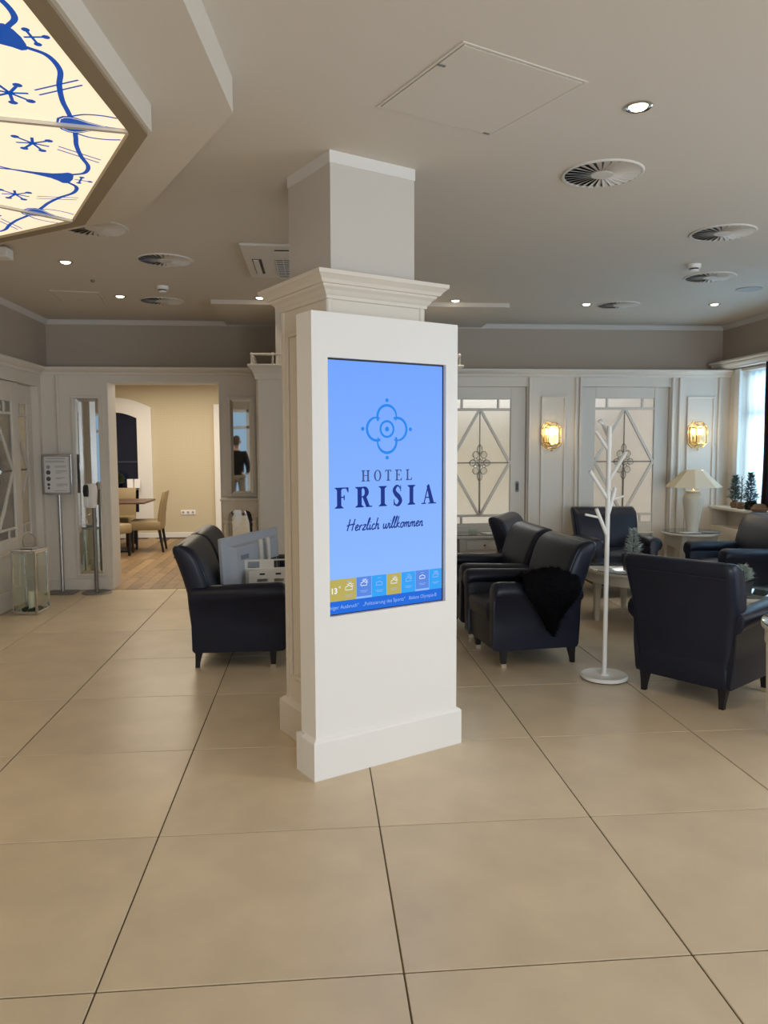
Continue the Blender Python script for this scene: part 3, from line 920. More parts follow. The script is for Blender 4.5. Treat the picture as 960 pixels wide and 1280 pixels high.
# ------------------------------------------------------------------ screen stele
ko = EN(2.077, 3.14)
kio = empty('information_stele', ko, TH, 'white floor-standing stele with a bright blue hotel welcome screen', 'info screen')
kb = MB()
sx0, sx1, sz0, sz1 = -0.337, 0.346, 0.772, 1.982
kb.box(-0.42, sx0, 0, 0.148, 0.19, 2.186).box(sx1, 0.42, 0, 0.148, 0.19, 2.186)
kb.box(sx0, sx1, 0, 0.148, sz1, 2.186).box(sx0, sx1, 0, 0.148, 0.19, sz0)
kb.box(sx0, sx1, 0.06, 0.148, sz0, sz1)
kb.build('body', M['kiosk'], kio)
kp = MB()
def pring(z, d): return [(-0.42 - d, -d, z), (0.42 + d, -d, z), (0.42 + d, 0.108, z), (-0.42 - d, 0.108, z)]
kp.loft([pring(0, 0.02), pring(0.178, 0.02), pring(0.184, 0.017), pring(0.196, 0.001)])
for s in (-1, 1):
    a, b = sorted((s * 0.44, s * 0.33))
    kp.box(a, b, 0.106, 0.166, 0, 0.186)
kp.build('plinth', M['kiosk'], kio)
scr = MB().box(sx0 + 0.001, sx1 - 0.001, 0.022, 0.05, sz0 + 0.001, sz1 - 0.001).build('screen', M['black'], kio)
SX0, SX1, SZ0, SZ1 = -0.331, 0.338, 0.777, 1.974
def onscr(y):
    return lambda s_, z_: (s_, 0.0218 - y, z_)
# picture shown on the screen (flat pixels, each layer a hair in front of the last)
Flat().rect(SX0, SX1, SZ0, SZ1).build('screen_picture', M['scr_bg'], scr, onscr(0.0004))
lo = Flat()
cx, cz = 0.001, 1.657
R_ = 0.055
for ax, az, a0 in ((0, 1, -22), (1, 0, -112), (0, -1, 158), (-1, 0, 68)):
    ox, oz = cx + ax * 0.060, cz + az * 0.060
    lo.arc(ox, oz, R_, R_, a0, a0 + 224, 0.004, 0.014, 28, wm=0.013)
lo.arc(cx, cz, 0.038, 0.038, 0, 360, 0.011, 0.011, 32)
lo.disc(cx, cz, 0.012)
for dx, dz in ((0, 0.139), (0, -0.139), (0.139, 0), (-0.139, 0)): lo.disc(cx + dx, cz + dz, 0.0095)
lo.build('flower_logo', M['scr_logo'], scr, onscr(0.0008))

def glyph(F, ch, x, z, h, wt, thin, sw):
    """serif capital drawn at x, baseline z, height h; returns its advance"""
    sf = thin
    def stem(a, b0=0.0, b1=1.0, w=wt, s0=True, s1=True):
        F.rect(x + a, x + a + w, z + b0 * h, z + b1 * h)
        if s0: F.rect(x + a - sw, x + a + w + sw, z + b0 * h, z + b0 * h + sf); F.poly([(x + a - sw * 0.6, z + b0 * h + sf), (x + a + w + sw * 0.6, z + b0 * h + sf), (x + a + w, z + b0 * h + sf * 2.2), (x + a, z + b0 * h + sf * 2.2)])
        if s1: F.rect(x + a - sw, x + a + w + sw, z + b1 * h - sf, z + b1 * h); F.poly([(x + a - sw * 0.6, z + b1 * h - sf), (x + a, z + b1 * h - sf * 2.2), (x + a + w, z + b1 * h - sf * 2.2), (x + a + w + sw * 0.6, z + b1 * h - sf)])
    if ch == 'I':
        stem(sw); return wt + 2 * sw
    if ch == 'H':
        g = 0.50 * h
        stem(sw); stem(sw + g)
        F.rect(x + sw + wt, x + sw + g, z + 0.49 * h, z + 0.49 * h + thin)
        return g + wt + 2 * sw
    if ch in 'FE':
        w = sw + wt + 0.40 * h
        stem(sw)
        F.rect(x + sw + wt, x + w, z + h - thin, z + h)
        F.poly([(x + w, z + h), (x + w, z + 0.76 * h), (x + w - thin * 0.7, z + 0.76 * h), (x + w - thin * 2.2, z + h - thin)])
        F.rect(x + sw + wt, x + w * 0.72, z + 0.50 * h, z + 0.50 * h + thin)
        F.rect(x + w * 0.72 - thin, x + w * 0.72, z + 0.40 * h, z + 0.63 * h)
        if ch == 'E':
            F.rect(x + sw + wt, x + w * 1.05, z, z + thin)
            F.poly([(x + w * 1.05, z), (x + w * 1.10, z + 0.26 * h), (x + w * 1.10 - thin * 0.7, z + 0.26 * h), (x + w * 1.05 - thin * 2.2, z + thin)])
        return w * (1.1 if ch == 'E' else 1.0)
    if ch == 'L':
        w = sw + wt + 0.38 * h
        stem(sw)
        F.rect(x + sw + wt, x + w, z, z + thin)
        F.poly([(x + w, z), (x + w * 1.06, z + 0.27 * h), (x + w * 1.06 - thin * 0.7, z + 0.27 * h), (x + w - thin * 2.2, z + thin)])
        return w * 1.06
    if ch == 'T':
        w = 0.66 * h
        stem(w / 2 - wt / 2, s1=False)
        F.rect(x, x + w, z + h - thin, z + h)
        for s_, xx in ((1, x), (-1, x + w)):
            F.poly([(xx, z + h), (xx + s_ * thin * 2.2, z + h - thin), (xx + s_ * thin * 0.7, z + 0.76 * h), (xx, z + 0.76 * h)])
        return w
    if ch == 'O':
        rx = 0.39 * h
        pts, ws = [], []
        for i in range(41):
            a = 2 * PI * i / 40
            pts.append((x + rx + (rx - wt / 2) * math.cos(a), z + h / 2 + (h / 2 - thin / 2 + 0.01 * h) * math.sin(a)))
            ws.append(thin + (wt - thin) * abs(math.cos(a)) ** 1.5)
        F.ribbon(pts, ws)
        return 2 * rx
    if ch == 'R':
        stem(sw)
        pts, ws = [], []
        bx, bz = x + sw + wt + 0.06 * h, z + 0.74 * h
        pts.append((x + sw + wt * 0.5, z + h - thin / 2)); ws.append(thin)
        for i in range(17):
            a = PI / 2 - PI * i / 16
            pts.append((bx + 0.23 * h * math.cos(a) - wt * 0.0, bz + (0.26 * h - thin / 2) * math.sin(a)))
            ws.append(thin + (wt - thin) * math.cos(a))
        pts.append((x + sw + wt * 0.5, z + 0.48 * h + thin / 2)); ws.append(thin)
        F.ribbon(pts, ws)
        F.poly([(bx - 0.03 * h, z + 0.48 * h + thin), (bx - 0.03 * h + wt * 0.95, z + 0.48 * h + thin), (bx + 0.42 * h, z), (bx + 0.42 * h - wt * 0.95, z)])
        F.rect(bx + 0.42 * h - wt, bx + 0.42 * h + sw, z, z + sf)
        return sw + wt + 0.48 * h + sw
    if ch == 'S':
        w = 0.48 * h
        P = catmull([(0.90 * w, 0.84 * h, 0), (0.68 * w, 0.97 * h, 0), (0.38 * w, 0.97 * h, 0), (0.12 * w, 0.78 * h, 0), (0.32 * w, 0.59 * h, 0), (0.68 * w, 0.43 * h, 0), (0.90 * w, 0.22 * h, 0), (0.62 * w, 0.03 * h, 0), (0.30 * w, 0.03 * h, 0), (0.08 * w, 0.18 * h, 0)], 6)
        n_ = len(P)
        ws = []
        for i in range(n_):
            t_ = i / (n_ - 1)
            ws.append(thin + (wt * 1.05 - thin) * math.exp(-((t_ - 0.52) / 0.24) ** 2) + 0.2 * (wt - thin) * (math.exp(-((t_ - 0.28) / 0.1) ** 2) + math.exp(-((t_ - 0.75) / 0.1) ** 2)))
        F.ribbon([(x + p.x, z + p.y) for p in P], ws)
        F.rect(x + 0.88 * w, x + 0.88 * w + thin * 0.8, z + 0.70 * h, z + 1.0 * h)
        F.rect(x + 0.05 * w, x + 0.05 * w + thin * 0.8, z, z + 0.31 * h)
        return w
    if ch == 'A':
        w = 0.70 * h
        ap = x + sw + w * 0.46
        F.poly([(x + sw, z), (x + sw + thin * 1.15, z), (ap + thin * 0.8, z + h), (ap - thin * 0.5, z + h)])
        F.poly([(x + sw + w - wt * 1.15, z), (x + sw + w, z), (ap + thin * 0.9, z + h), (ap - wt * 0.45, z + 0.93 * h)])
        F.rect(x + sw + w * 0.16, x + sw + w * 0.74, z + 0.30 * h, z + 0.30 * h + thin)
        F.rect(x, x + 2 * sw + thin, z, z + sf)
        F.rect(x + sw + w - wt * 1.15 - sw, x + w + 2 * sw, z, z + sf)
        return w + 2 * sw

def word(name, text, x0, x1, z, h, wt, thin, sw, m):
    adv = [glyph(Flat(), c, 0, 0, h, wt, thin, sw) for c in text]
    gap = (x1 - x0 - sum(adv)) / (len(text) - 1)
    x = x0
    for c, a in zip(text, adv):
        F = Flat()
        glyph(F, c, x, z, h, wt, thin, sw)
        F.build(name, m, scr, onscr(0.0008))
        x += a + gap
word('letter', 'HOTEL', -0.147, 0.150, 1.405, 0.054, 0.0095, 0.0034, 0.006, M['scr_grey'])
word('letter', 'FRISIA', -0.294, 0.300, 1.281, 0.099, 0.0235, 0.0058, 0.0115, M['scr_dark'])

# handwritten greeting
SCRIPT = {
 'H': (0.95, [[(0.15, 0), (0.22, 0.5), (0.26, 1.0)], [(0.66, 0), (0.72, 0.5), (0.80, 1.0)], [(0.02, 0.42), (0.4, 0.52), (0.88, 0.56)]]),
 'e': (0.44, [[(0.02, 0.18), (0.22, 0.24), (0.34, 0.38), (0.24, 0.48), (0.10, 0.36), (0.08, 0.12), (0.22, 0.0), (0.44, 0.12)]]),
 'r': (0.38, [[(0.05, 0.42), (0.10, 0.2), (0.08, 0.0)], [(0.09, 0.22), (0.20, 0.42), (0.36, 0.42)]]),
 'z': (0.46, [[(0.05, 0.42), (0.38, 0.44), (0.06, 0.02), (0.44, 0.05)]]),
 'l': (0.30, [[(0.02, 0.1), (0.18, 0.6), (0.26, 0.98), (0.16, 0.95), (0.08, 0.4), (0.12, 0.02), (0.30, 0.1)]]),
 'i': (0.26, [[(0.08, 0.44), (0.08, 0.1), (0.14, 0.0), (0.26, 0.12)], [(0.12, 0.62), (0.13, 0.68)]]),
 'c': (0.42, [[(0.36, 0.40), (0.22, 0.47), (0.08, 0.28), (0.12, 0.04), (0.26, 0.0), (0.42, 0.12)]]),
 'h': (0.50, [[(0.16, 1.0), (0.10, 0.5), (0.06, 0.0)], [(0.08, 0.22), (0.22, 0.44), (0.34, 0.40), (0.34, 0.08), (0.40, 0.0), (0.50, 0.1)]]),
 ' ': (0.42, []),
 'w': (0.68, [[(0.04, 0.44), (0.06, 0.12), (0.16, 0.0), (0.30, 0.16), (0.34, 0.42), (0.34, 0.1), (0.44, 0.0), (0.58, 0.18), (0.60, 0.44), (0.68, 0.40)]]),
 'k': (0.48, [[(0.16, 1.0), (0.10, 0.5), (0.06, 0.0)], [(0.36, 0.46), (0.10, 0.22), (0.28, 0.10), (0.46, 0.0)]]),
 'o': (0.46, [[(0.22, 0.46), (0.06, 0.30), (0.10, 0.04), (0.26, 0.0), (0.38, 0.20), (0.32, 0.42), (0.22, 0.46), (0.46, 0.40)]]),
 'm': (0.70, [[(0.06, 0.44), (0.08, 0.2), (0.06, 0.0)], [(0.08, 0.24), (0.20, 0.44), (0.30, 0.38), (0.30, 0.0)], [(0.31, 0.24), (0.44, 0.44), (0.54, 0.38), (0.54, 0.06), (0.60, 0.0), (0.70, 0.1)]]),
 'n': (0.48, [[(0.06, 0.44), (0.08, 0.2), (0.06, 0.0)], [(0.08, 0.24), (0.22, 0.44), (0.32, 0.38), (0.32, 0.06), (0.38, 0.0), (0.48, 0.1)]]),
}
txt = 'Herzlich willkommen'
tot = sum(SCRIPT[c][0] for c in txt)
hh = 0.056
x = 0.0
for c in txt:
    F = Flat()
    a, sts = SCRIPT[c]
    for st in sts:
        P = catmull([(p[0], p[1], 0) for p in st], 4) if len(st) > 2 else [Vector((*p, 0)) for p in st]
        q = [(-0.236 + (x + p.x) * 0.452 / tot + p.y * hh * 0.22, 1.171 + p.y * hh) for p in P]
        F.ribbon(q, 0.0062)
    x += a
    if sts: F.build('handwritten_letter', M['scr_dark'], scr, onscr(0.0008))

# weather tiles and ticker
Flat().rect(SX0, SX1, SZ0, 0.838).build('ticker_band', M['scr_blue'], scr, onscr(0.0007))
xs = [SX0, -0.180, -0.093, -0.004, 0.083, 0.170, 0.256, SX1]
cols = ['scr_yellow', 'scr_peri', 'scr_cyan', 'scr_yellow', 'scr_cyan', 'scr_peri', 'scr_cyan']
def cloud(F, cx, cz, s, sun):
    P = []
    for i in range(25):
        a = PI * i / 24
        P.append((cx + s * 0.9 * math.cos(a), cz + s * (0.55 * math.sin(a) + 0.22 * abs(math.sin(3 * a)))))
    P += [(cx - s * 0.95, cz - s * 0.25), (cx + s * 0.95, cz - s * 0.25), P[0]]
    F.ribbon(P, 0.0030)
    if sun:
        F.arc(cx + s * 0.35, cz + s * 0.65, s * 0.5, s * 0.5, -20, 160, 0.003, n=12)
        for k in range(5):
            a = math.radians(-10 + 40 * k)
            F.ribbon([(cx + s * 0.35 + s * 0.65 * math.cos(a), cz + s * 0.65 + s * 0.65 * math.sin(a)), (cx + s * 0.35 + s * 0.95 * math.cos(a), cz + s * 0.65 + s * 0.95 * math.sin(a))], 0.003)
for k in range(7):
    zt0 = 0.838 if cols[k] != 'scr_peri' else 0.848
    tl = Flat().rect(xs[k] + 0.0012, xs[k + 1] - 0.0012, zt0, 0.943).build('weather_tile', M[cols[k]], scr, onscr(0.0008))
for k, (xx, zz, sz_, sun, m_) in enumerate(((-0.222, 0.893, 0.021, True, 'scr_white'), (-0.137, 0.905, 0.019, True, 'scr_white'), (-0.048, 0.898, 0.019, False, 'scr_pale'), (0.039, 0.898, 0.019, True, 'scr_white'), (0.127, 0.900, 0.018, True, 'scr_pale'), (0.213, 0.905, 0.018, False, 'scr_white'), (0.296, 0.905, 0.018, True, 'scr_pale'))):
    ic = Flat()
    cloud(ic, xx, zz, sz_, sun)
    ic.build('weather_icon', M[m_], scr, onscr(0.0012))
    for dz_, w_ in ((0.930, 0.022), (zz - 0.030, 0.046), (zz - 0.037, 0.030)):
        Flat().rect(xx - w_ / 2, xx + w_ / 2, dz_ - 0.0011, dz_ + 0.0011).build('weather_line', M['scr_pale'], scr, onscr(0.0012))

def text_mesh(name, s, size, m, parent, place, shear=0.0, bold=0.0):
    cu_ = bpy.data.curves.new(name, 'FONT')
    cu_.body = s
    cu_.size = size
    cu_.shear = shear
    cu_.offset = bold
    cu_.resolution_u = 3
    o = bpy.data.objects.new(name, cu_)
    COL.objects.link(o)
    dg = bpy.context.evaluated_depsgraph_get()
    me = bpy.data.meshes.new_from_object(o.evaluated_get(dg))
    bpy.data.objects.remove(o)
    bpy.data.curves.remove(cu_)
    for v in me.vertices:
        v.co = place(v.co.x, v.co.y)
    me.materials.clear()
    me.materials.append(m)
    o2 = bpy.data.objects.new(name, me)
    COL.objects.link(o2)
    o2.parent = parent
    return o2
text_mesh('lettering', '13', 0.038, M['scr_white'], scr, lambda a, b: (-0.322 + a, 0.0206, 0.876 + b), bold=0.0012)
dg_ = Flat().arc(-0.272, 0.905, 0.004, 0.004, 0, 360, 0.0022, n=12)
dg_.build('lettering', M['scr_white'], scr, onscr(0.0012))
tx0 = -0.326
for w_ in ('niger', 'Ausbruch\u201c', '\u201ePolitisierung', 'des', 'Sports\u201c', 'Bidens', 'Olympia-B'):
    to = text_mesh('ticker_word', w_, 0.026, M['scr_pale'], scr, lambda a_, b_: (tx0 + a_ * 0.93, 0.0206, 0.800 + b_))
    tx0 = max(v.co.x for v in to.data.vertices) + (0.022 if w_.endswith('\u201c') else 0.008)

# ------------------------------------------------------------------ armchairs and sofa (front looks along +x)
def leg_front(x, y):
    return MB().loft([[(x - a, y - a, z), (x + a, y - a, z), (x + a, y + a, z), (x - a, y + a, z)] for z, a in ((0.022, 0.017), (0.16, 0.026))])
def leg_rear(x, y):
    secs = []
    for z, dx, a in ((0.0, -0.016, 0.015), (0.03, -0.014, 0.016), (0.07, -0.008, 0.02), (0.11, -0.003, 0.025), (0.16, 0, 0.029)):
        secs.append([(x + dx - a, y - a, z), (x + dx + a, y - a, z), (x + dx + a, y + a, z), (x + dx - a, y + a, z)])
    return MB().loft(secs)
def arm_ring(x, s, hw, shrink, top):
    pts = [(hw - 0.155, 0.125), (hw - 0.155, top - 0.11)]
    cy, cz, r = hw - 0.085, top - 0.062, 0.062
    for k in range(13):
        a = math.radians(215 - 250 * k / 12)
        pts.append((cy + (r + 0.012) * math.cos(a), cz + r * math.sin(a)))
    pts += [(hw - 0.060, top - 0.126), (hw - 0.066, 0.30), (hw - 0.085, 0.125)]
    c = (hw - 0.1, (top + 0.125) / 2)
    return [(x, s * (c[0] + (p[0] - c[0]) * shrink), c[1] + (p[1] - c[1]) * shrink) for p in pts]
def back_sections(y0, y1):
    out = []
    yc, hy = (y0 + y1) / 2, (y1 - y0) / 2
    for z, xc, ht, k in ((0.13, -0.250, 0.052, 0.86), (0.30, -0.252, 0.058, 0.88), (0.44, -0.245, 0.080, 0.91), (0.56, -0.262, 0.088, 0.945), (0.68, -0.290, 0.088, 0.975), (0.78, -0.320, 0.086, 0.995), (0.84, -0.342, 0.084, 1.0), (0.88, -0.360, 0.079, 1.0), (0.905, -0.372, 0.068, 0.99), (0.922, -0.381, 0.050, 0.975), (0.930, -0.386, 0.025, 0.955)):
        if z > 0.44: z = 0.44 + (z - 0.44) * 0.92
        out.append(rr(xc + (0.02 if z > 0.5 else 0), yc, ht, hy * k, 0.055, z, 4))
    return out
def armchair(label, loc, deg, hw=0.395, n=1, name='armchair', cat='armchair', group='navy leather armchairs'):
    t = empty(name, loc, math.radians(deg), label, cat, group)
    lm = M['leather']
    MB().loft([rr(0.012, 0, 0.315, hw - 0.105, 0.03, 0.122), rr(0.014, 0, 0.322, hw - 0.10, 0.03, 0.135), rr(0.016, 0, 0.325, hw - 0.10, 0.03, 0.30), rr(0.016, 0, 0.32, hw - 0.105, 0.03, 0.31)]).build('seat_frame', lm, t, smooth=True, angle=50)
    w = (2 * (hw - 0.158)) / n
    for k in range(n):
        y0 = -(hw - 0.158) + k * w + 0.003
        y1 = y0 + w - 0.006
        yc, hy = (y0 + y1) / 2, (y1 - y0) / 2
        MB().loft([rr(0.085, yc, 0.255, hy - 0.012, 0.04, 0.312), rr(0.085, yc, 0.275, hy, 0.05, 0.335), rr(0.085, yc, 0.282, hy, 0.055, 0.41), rr(0.085, yc, 0.270, hy - 0.012, 0.05, 0.445), rr(0.085, yc, 0.22, hy - 0.06, 0.05, 0.462), rr(0.085, yc, 0.10, hy * 0.4, 0.04, 0.470)]).build('seat', lm, t, smooth=True, angle=60)
    for s in (1, -1):
        secs = [arm_ring(-0.30, s, hw, 0.90, 0.600), arm_ring(-0.285, s, hw, 1.0, 0.602), arm_ring(0.30, s, hw, 1.0, 0.622), arm_ring(0.335, s, hw, 0.985, 0.622), arm_ring(0.352, s, hw, 0.94, 0.622), arm_ring(0.358, s, hw, 0.86, 0.622)]
        MB().loft(secs).build('arm', lm, t, smooth=True, angle=50)
    hb = hw - 0.035
    for k in range(n):
        y0, y1 = -hb + 2 * hb * k / n, -hb + 2 * hb * (k + 1) / n
        bk = MB().loft(back_sections(y0 + (0.004 if k else 0), y1 - (0.004 if k < n - 1 else 0))).build('backrest', lm, t, smooth=True, angle=60)
        pp = MB()
        hy = (y1 - y0) / 2
        yc = (y0 + y1) / 2
        pp.tube([(-0.4060, yc - hy * 0.99 + 0.045, 0.808), (-0.4070, yc, 0.808), (-0.4060, yc + hy * 0.99 - 0.045, 0.808)], 0.006, 6)
        for s in (1, -1):
            pa = []
            for z, xc, ht, kk in ((0.44, -0.245, 0.080, 0.91), (0.56, -0.262, 0.088, 0.945), (0.68, -0.290, 0.088, 0.975), (0.78, -0.320, 0.086, 0.995), (0.84, -0.342, 0.084, 1.0), (0.88, -0.360, 0.079, 1.0)):
                z = 0.44 + (z - 0.44) * 0.92
                pa.append((xc + (0.02 if z > 0.5 else 0) + ht - 0.016, yc + s * (hy * kk - 0.014), z))
            pp.tube(pa, 0.005, 6)
        pp.build('piping', M['leather_seam'], bk, smooth=True)
    for y in (hw - 0.12, -(hw - 0.12)):
        lf = leg_front(0.262, y).build('leg', M['darkwood'], t)
        MB().loft([[(0.262 - a, y - a, z), (0.262 + a, y - a, z), (0.262 + a, y + a, z), (0.262 - a, y + a, z)] for z, a in ((0.0, 0.018), (0.026, 0.0195))]).build('leg_cap', M['brass_cap'], lf)
        leg_rear(-0.262, y * 0.93).build('leg', M['darkwood'], t)
    return t
armchair('navy leather armchair carrying a black fur jacket on its arm', (1.535, 5.60, 0), 187)
armchair('navy leather armchair directly behind the one with the black fur', (1.50, 6.47, 0), 183)
armchair('navy leather armchair standing in the row by the small table and sliding door', (2.16, 7.34, 0), -30)
armchair('navy leather armchair facing the camera in front of the middle glass door', (3.17, 7.98, 0), -90)
armchair('navy leather armchair beside the table lamp and under the window', (4.05, 7.08, 0), 183)
armchair('large near navy leather armchair seen from behind, right of the coat stand', (2.47, 4.67, 0), 36)
sofa = armchair('navy leather two-seat sofa left of the pillar carrying the dismounted television', (-0.585, 6.13, 0), 0, hw=0.79, n=2, name='sofa', cat='sofa', group=None)

# ------------------------------------------------------------------ fur jacket over the armchair's arm
def fur(label, loc, deg):
    t = empty('fur_jacket', loc, math.radians(deg), label, 'jacket')
    rnd = random.Random(3)
    # draped cloth over the near arm (local y = +hw side of the chair), strip from inside, over the roll, down the outside
    prof = [(0.17, 0.475), (0.215, 0.50), (0.235, 0.56), (0.265, 0.632), (0.32, 0.648), (0.375, 0.63), (0.408, 0.57), (0.412, 0.50), (0.405, 0.44), (0.402, 0.38), (0.400, 0.31), (0.398, 0.24)]
    mb = MB()
    nx = 16
    secs = []
    for j, (y, z) in enumerate(prof):
        row = []
        # the flap narrows to a point low down
        k = max(0.0, (j - 6) / 5)
        lo_, hi = -0.26 + 0.20 * k, 0.17 - 0.19 * k
        for i in range(nx + 1):
            u = i / nx
            bul = 0.022 + 0.030 * math.sin(PI * u) + 0.012 * math.sin(9 * u + j) + rnd.uniform(-0.008, 0.010)
            dy, dz = (0.0, 1.0) if 2 < j < 6 else ((1.0, 0.15) if j >= 6 else (-0.5, 0.6))
            row.append((lo_ + (hi - lo_) * u + rnd.uniform(-0.008, 0.008), y + dy * bul, z + dz * bul - (0.05 * abs(u - 0.55) * 2 * -k)))
        secs.append(row)
    vv = [p for r in secs for p in r]
    w = nx + 1
    mb.add(vv, [(a * w + i, a * w + i + 1, (a + 1) * w + i + 1, (a + 1) * w + i) for a in range(len(prof) - 1) for i in range(nx)])
    o = mb.build('fur_body', M['fur'], t, smooth=True, angle=80)
    so = o.modifiers.new('thick', 'SOLIDIFY')
    so.thickness = 0.02
    so.offset = -0.6
    # hairs
    hb = MB()
    for _ in range(3800):
        a = rnd.randrange(len(prof) - 1)
        u, v_ = rnd.random(), rnd.random()
        i = min(int(u * nx), nx - 1)
        p = Vector(vv[a * w + i]).lerp(Vector(vv[(a + 1) * w + i + 1]), v_)
        dirv = Vector((rnd.uniform(-1, 1), 0.9 if a >= 5 else rnd.uniform(-0.5, 0.5), 0.2 if a >= 5 else 1.0)).normalized()
        tip = p + dirv * rnd.uniform(0.015, 0.05) + Vector((0, 0, -0.015))
        sd = Vector((rnd.uniform(-1, 1), rnd.uniform(-1, 1), rnd.uniform(-1, 1))).normalized() * 0.0022
        hb.add([p + sd, p - sd, tip], [(0, 1, 2)])
    ho = hb.build('fur_pile', M['fur'], t)
    ho['kind'] = 'stuff'
    return t
fur('black fur jacket draped over the arm of the navy chair nearest the pillar', (1.535, 5.60, 0), 187)

# ------------------------------------------------------------------ television and bracket on the sofa
tv = empty('television', (-0.50, 6.14, 0.465), 0, 'grey flat television with its back showing, leaning on the sofa', 'television')
tv.rotation_euler = (math.radians(-3), 0, math.radians(66))
tb = MB()
def trect(hx, z0, z1, y): return [(-hx, y, z0), (hx, y, z0), (hx, y, z1), (-hx, y, z1)]
MB().loft([trect(0.455, 0.0, 0.43, 0.03), trect(0.455, 0.0, 0.43, 0.006), trect(0.445, 0.01, 0.42, 0.0), trect(0.38, 0.05, 0.365, -0.018), trect(0.34, 0.065, 0.35, -0.05), trect(0.33, 0.075, 0.34, -0.054)]).build('back_shell', M['tv'], tv)
MB().box(-0.44, 0.44, 0.0302, 0.034, 0.012, 0.418).build('screen', M['black'], tv)
MB().box(-0.28, -0.16, -0.0555, -0.0538, 0.25, 0.285).build('vent_label', M['tvdark'], tv)
for x in (0.02, 0.14): MB().cbox(x - 0.022, x + 0.022, -0.075, -0.0535, 0.10, 0.375, 0.004).build('mounting_rail', M['bracket'], tv)
MB().cbox(0.055, 0.105, -0.064, -0.0535, 0.15, 0.34, 0.004).build('mounting_plate', M['steel'], tv)
for x0, x1 in ((0.19, 0.29), (0.30, 0.345)): MB().box(x0, x1, -0.0555, -0.0538, 0.10, 0.20).build('connector_bay', M['black'], tv)

br = empty('wall_bracket', (-0.36, 5.86, 0.462), math.radians(4), 'white slotted steel television bracket lying on the sofa in front of the television', 'bracket')
# a slotted bar standing up with the arm on top
def slotted(mb, x0, x1, y0, y1, z0, z1, holes):
    hole_wall(mb, x0, x1, z0, z1, y0, y1, holes)
b1 = MB()
slotted(b1, -0.16, 0.34, -0.03, -0.022, 0.075, 0.175, [(-0.10, -0.02, 0.09, 0.115), (0.03, 0.10, 0.09, 0.115), (0.22, 0.31, 0.09, 0.14)])
b1.box(-0.16, 0.34, -0.022, 0.06, 0.167, 0.175)
b1.build('slotted_bar', M['bracket'], br)
b2 = MB()
slotted(b2, -0.20, 0.16, 0.062, 0.07, 0.0, 0.25, [(-0.17, -0.08, 0.185, 0.235), (0.03, 0.13, 0.185, 0.24)])
b2.build('slotted_plate', M['bracket'], br)
b3 = MB()
b3.bar((0.30, 0.02, 0.0), (0.30, 0.02, 0.166), 0.03, 0.03, (0, 1, 0)).bar((0.28, 0.02, 0.02), (0.36, -0.04, 0.02), 0.04, 0.03)
b3.build('arm', M['bracket'], br)
for x in (-0.06, 0.06, 0.14): MB().box(x - 0.02, x + 0.02, -0.0312, -0.030, 0.145, 0.158).build('slot', M['black'], br)

# ------------------------------------------------------------------ round tables
def round_table(label, loc, R, H, rleg, a0, group='round white tables with glass tops', glass=True, name='coffee_table', nleg=4):
    t = empty(name, loc, 0, label, 'table', group)
    MB().lathe([(0.0, H - 0.035), (R - 0.012, H - 0.035), (R, H - 0.028), (R, H - 0.010), (R - 0.008, H - 0.006), (0, H - 0.006)], n=48, cap0=False, cap1=False).build('tabletop', M['panel'], t, smooth=True)
    MB().lathe([(rleg - 0.02, H - 0.035), (R - 0.02, H - 0.035), (R - 0.02, H - 0.115), (R - 0.045, H - 0.115), (R - 0.045, H - 0.036)], n=48, cap0=False, cap1=False).build('apron', M['panel'], t, smooth=True)
    MB().lathe([(0.0, H - 0.0055), (R - 0.006, H - 0.0055), (R - 0.003, H - 0.003), (R - 0.003, H + 0.002), (R - 0.006, H + 0.004), (0, H + 0.004)], n=48, cap0=False, cap1=False).build('glass_top', M['glasstop'], t, smooth=True)
    for k in range(nleg):
        a = math.radians(a0) + 2 * PI * k / nleg
        lg = MB()
        for_ = [(0.0, 0.019), (H - 0.036, 0.034)]
        lg.loft([[(-q, -q, z), (q, -q, z), (q, q, z), (-q, q, z)] for z, q in for_])
        lo_ = lg.build('leg', M['panel'], t, bevel=0.003, seg=1)
        lo_.location = (rleg * math.cos(a), rleg * math.sin(a), 0)
        lo_.rotation_euler = (0, 0, a)
    return t
round_table('low round white coffee table with tinted glass top among the armchairs', (2.96, 6.68, 0), 0.56, 0.48, 0.46, 182)
round_table('round white glass-topped table cut off at the right picture edge', (2.87, 3.80, 0), 0.475, 0.605, 0.435, 170)

round_table('second low round white table, glimpsed behind the right arm of the near armchair', (3.27, 5.56, 0), 0.42, 0.48, 0.34, 45)

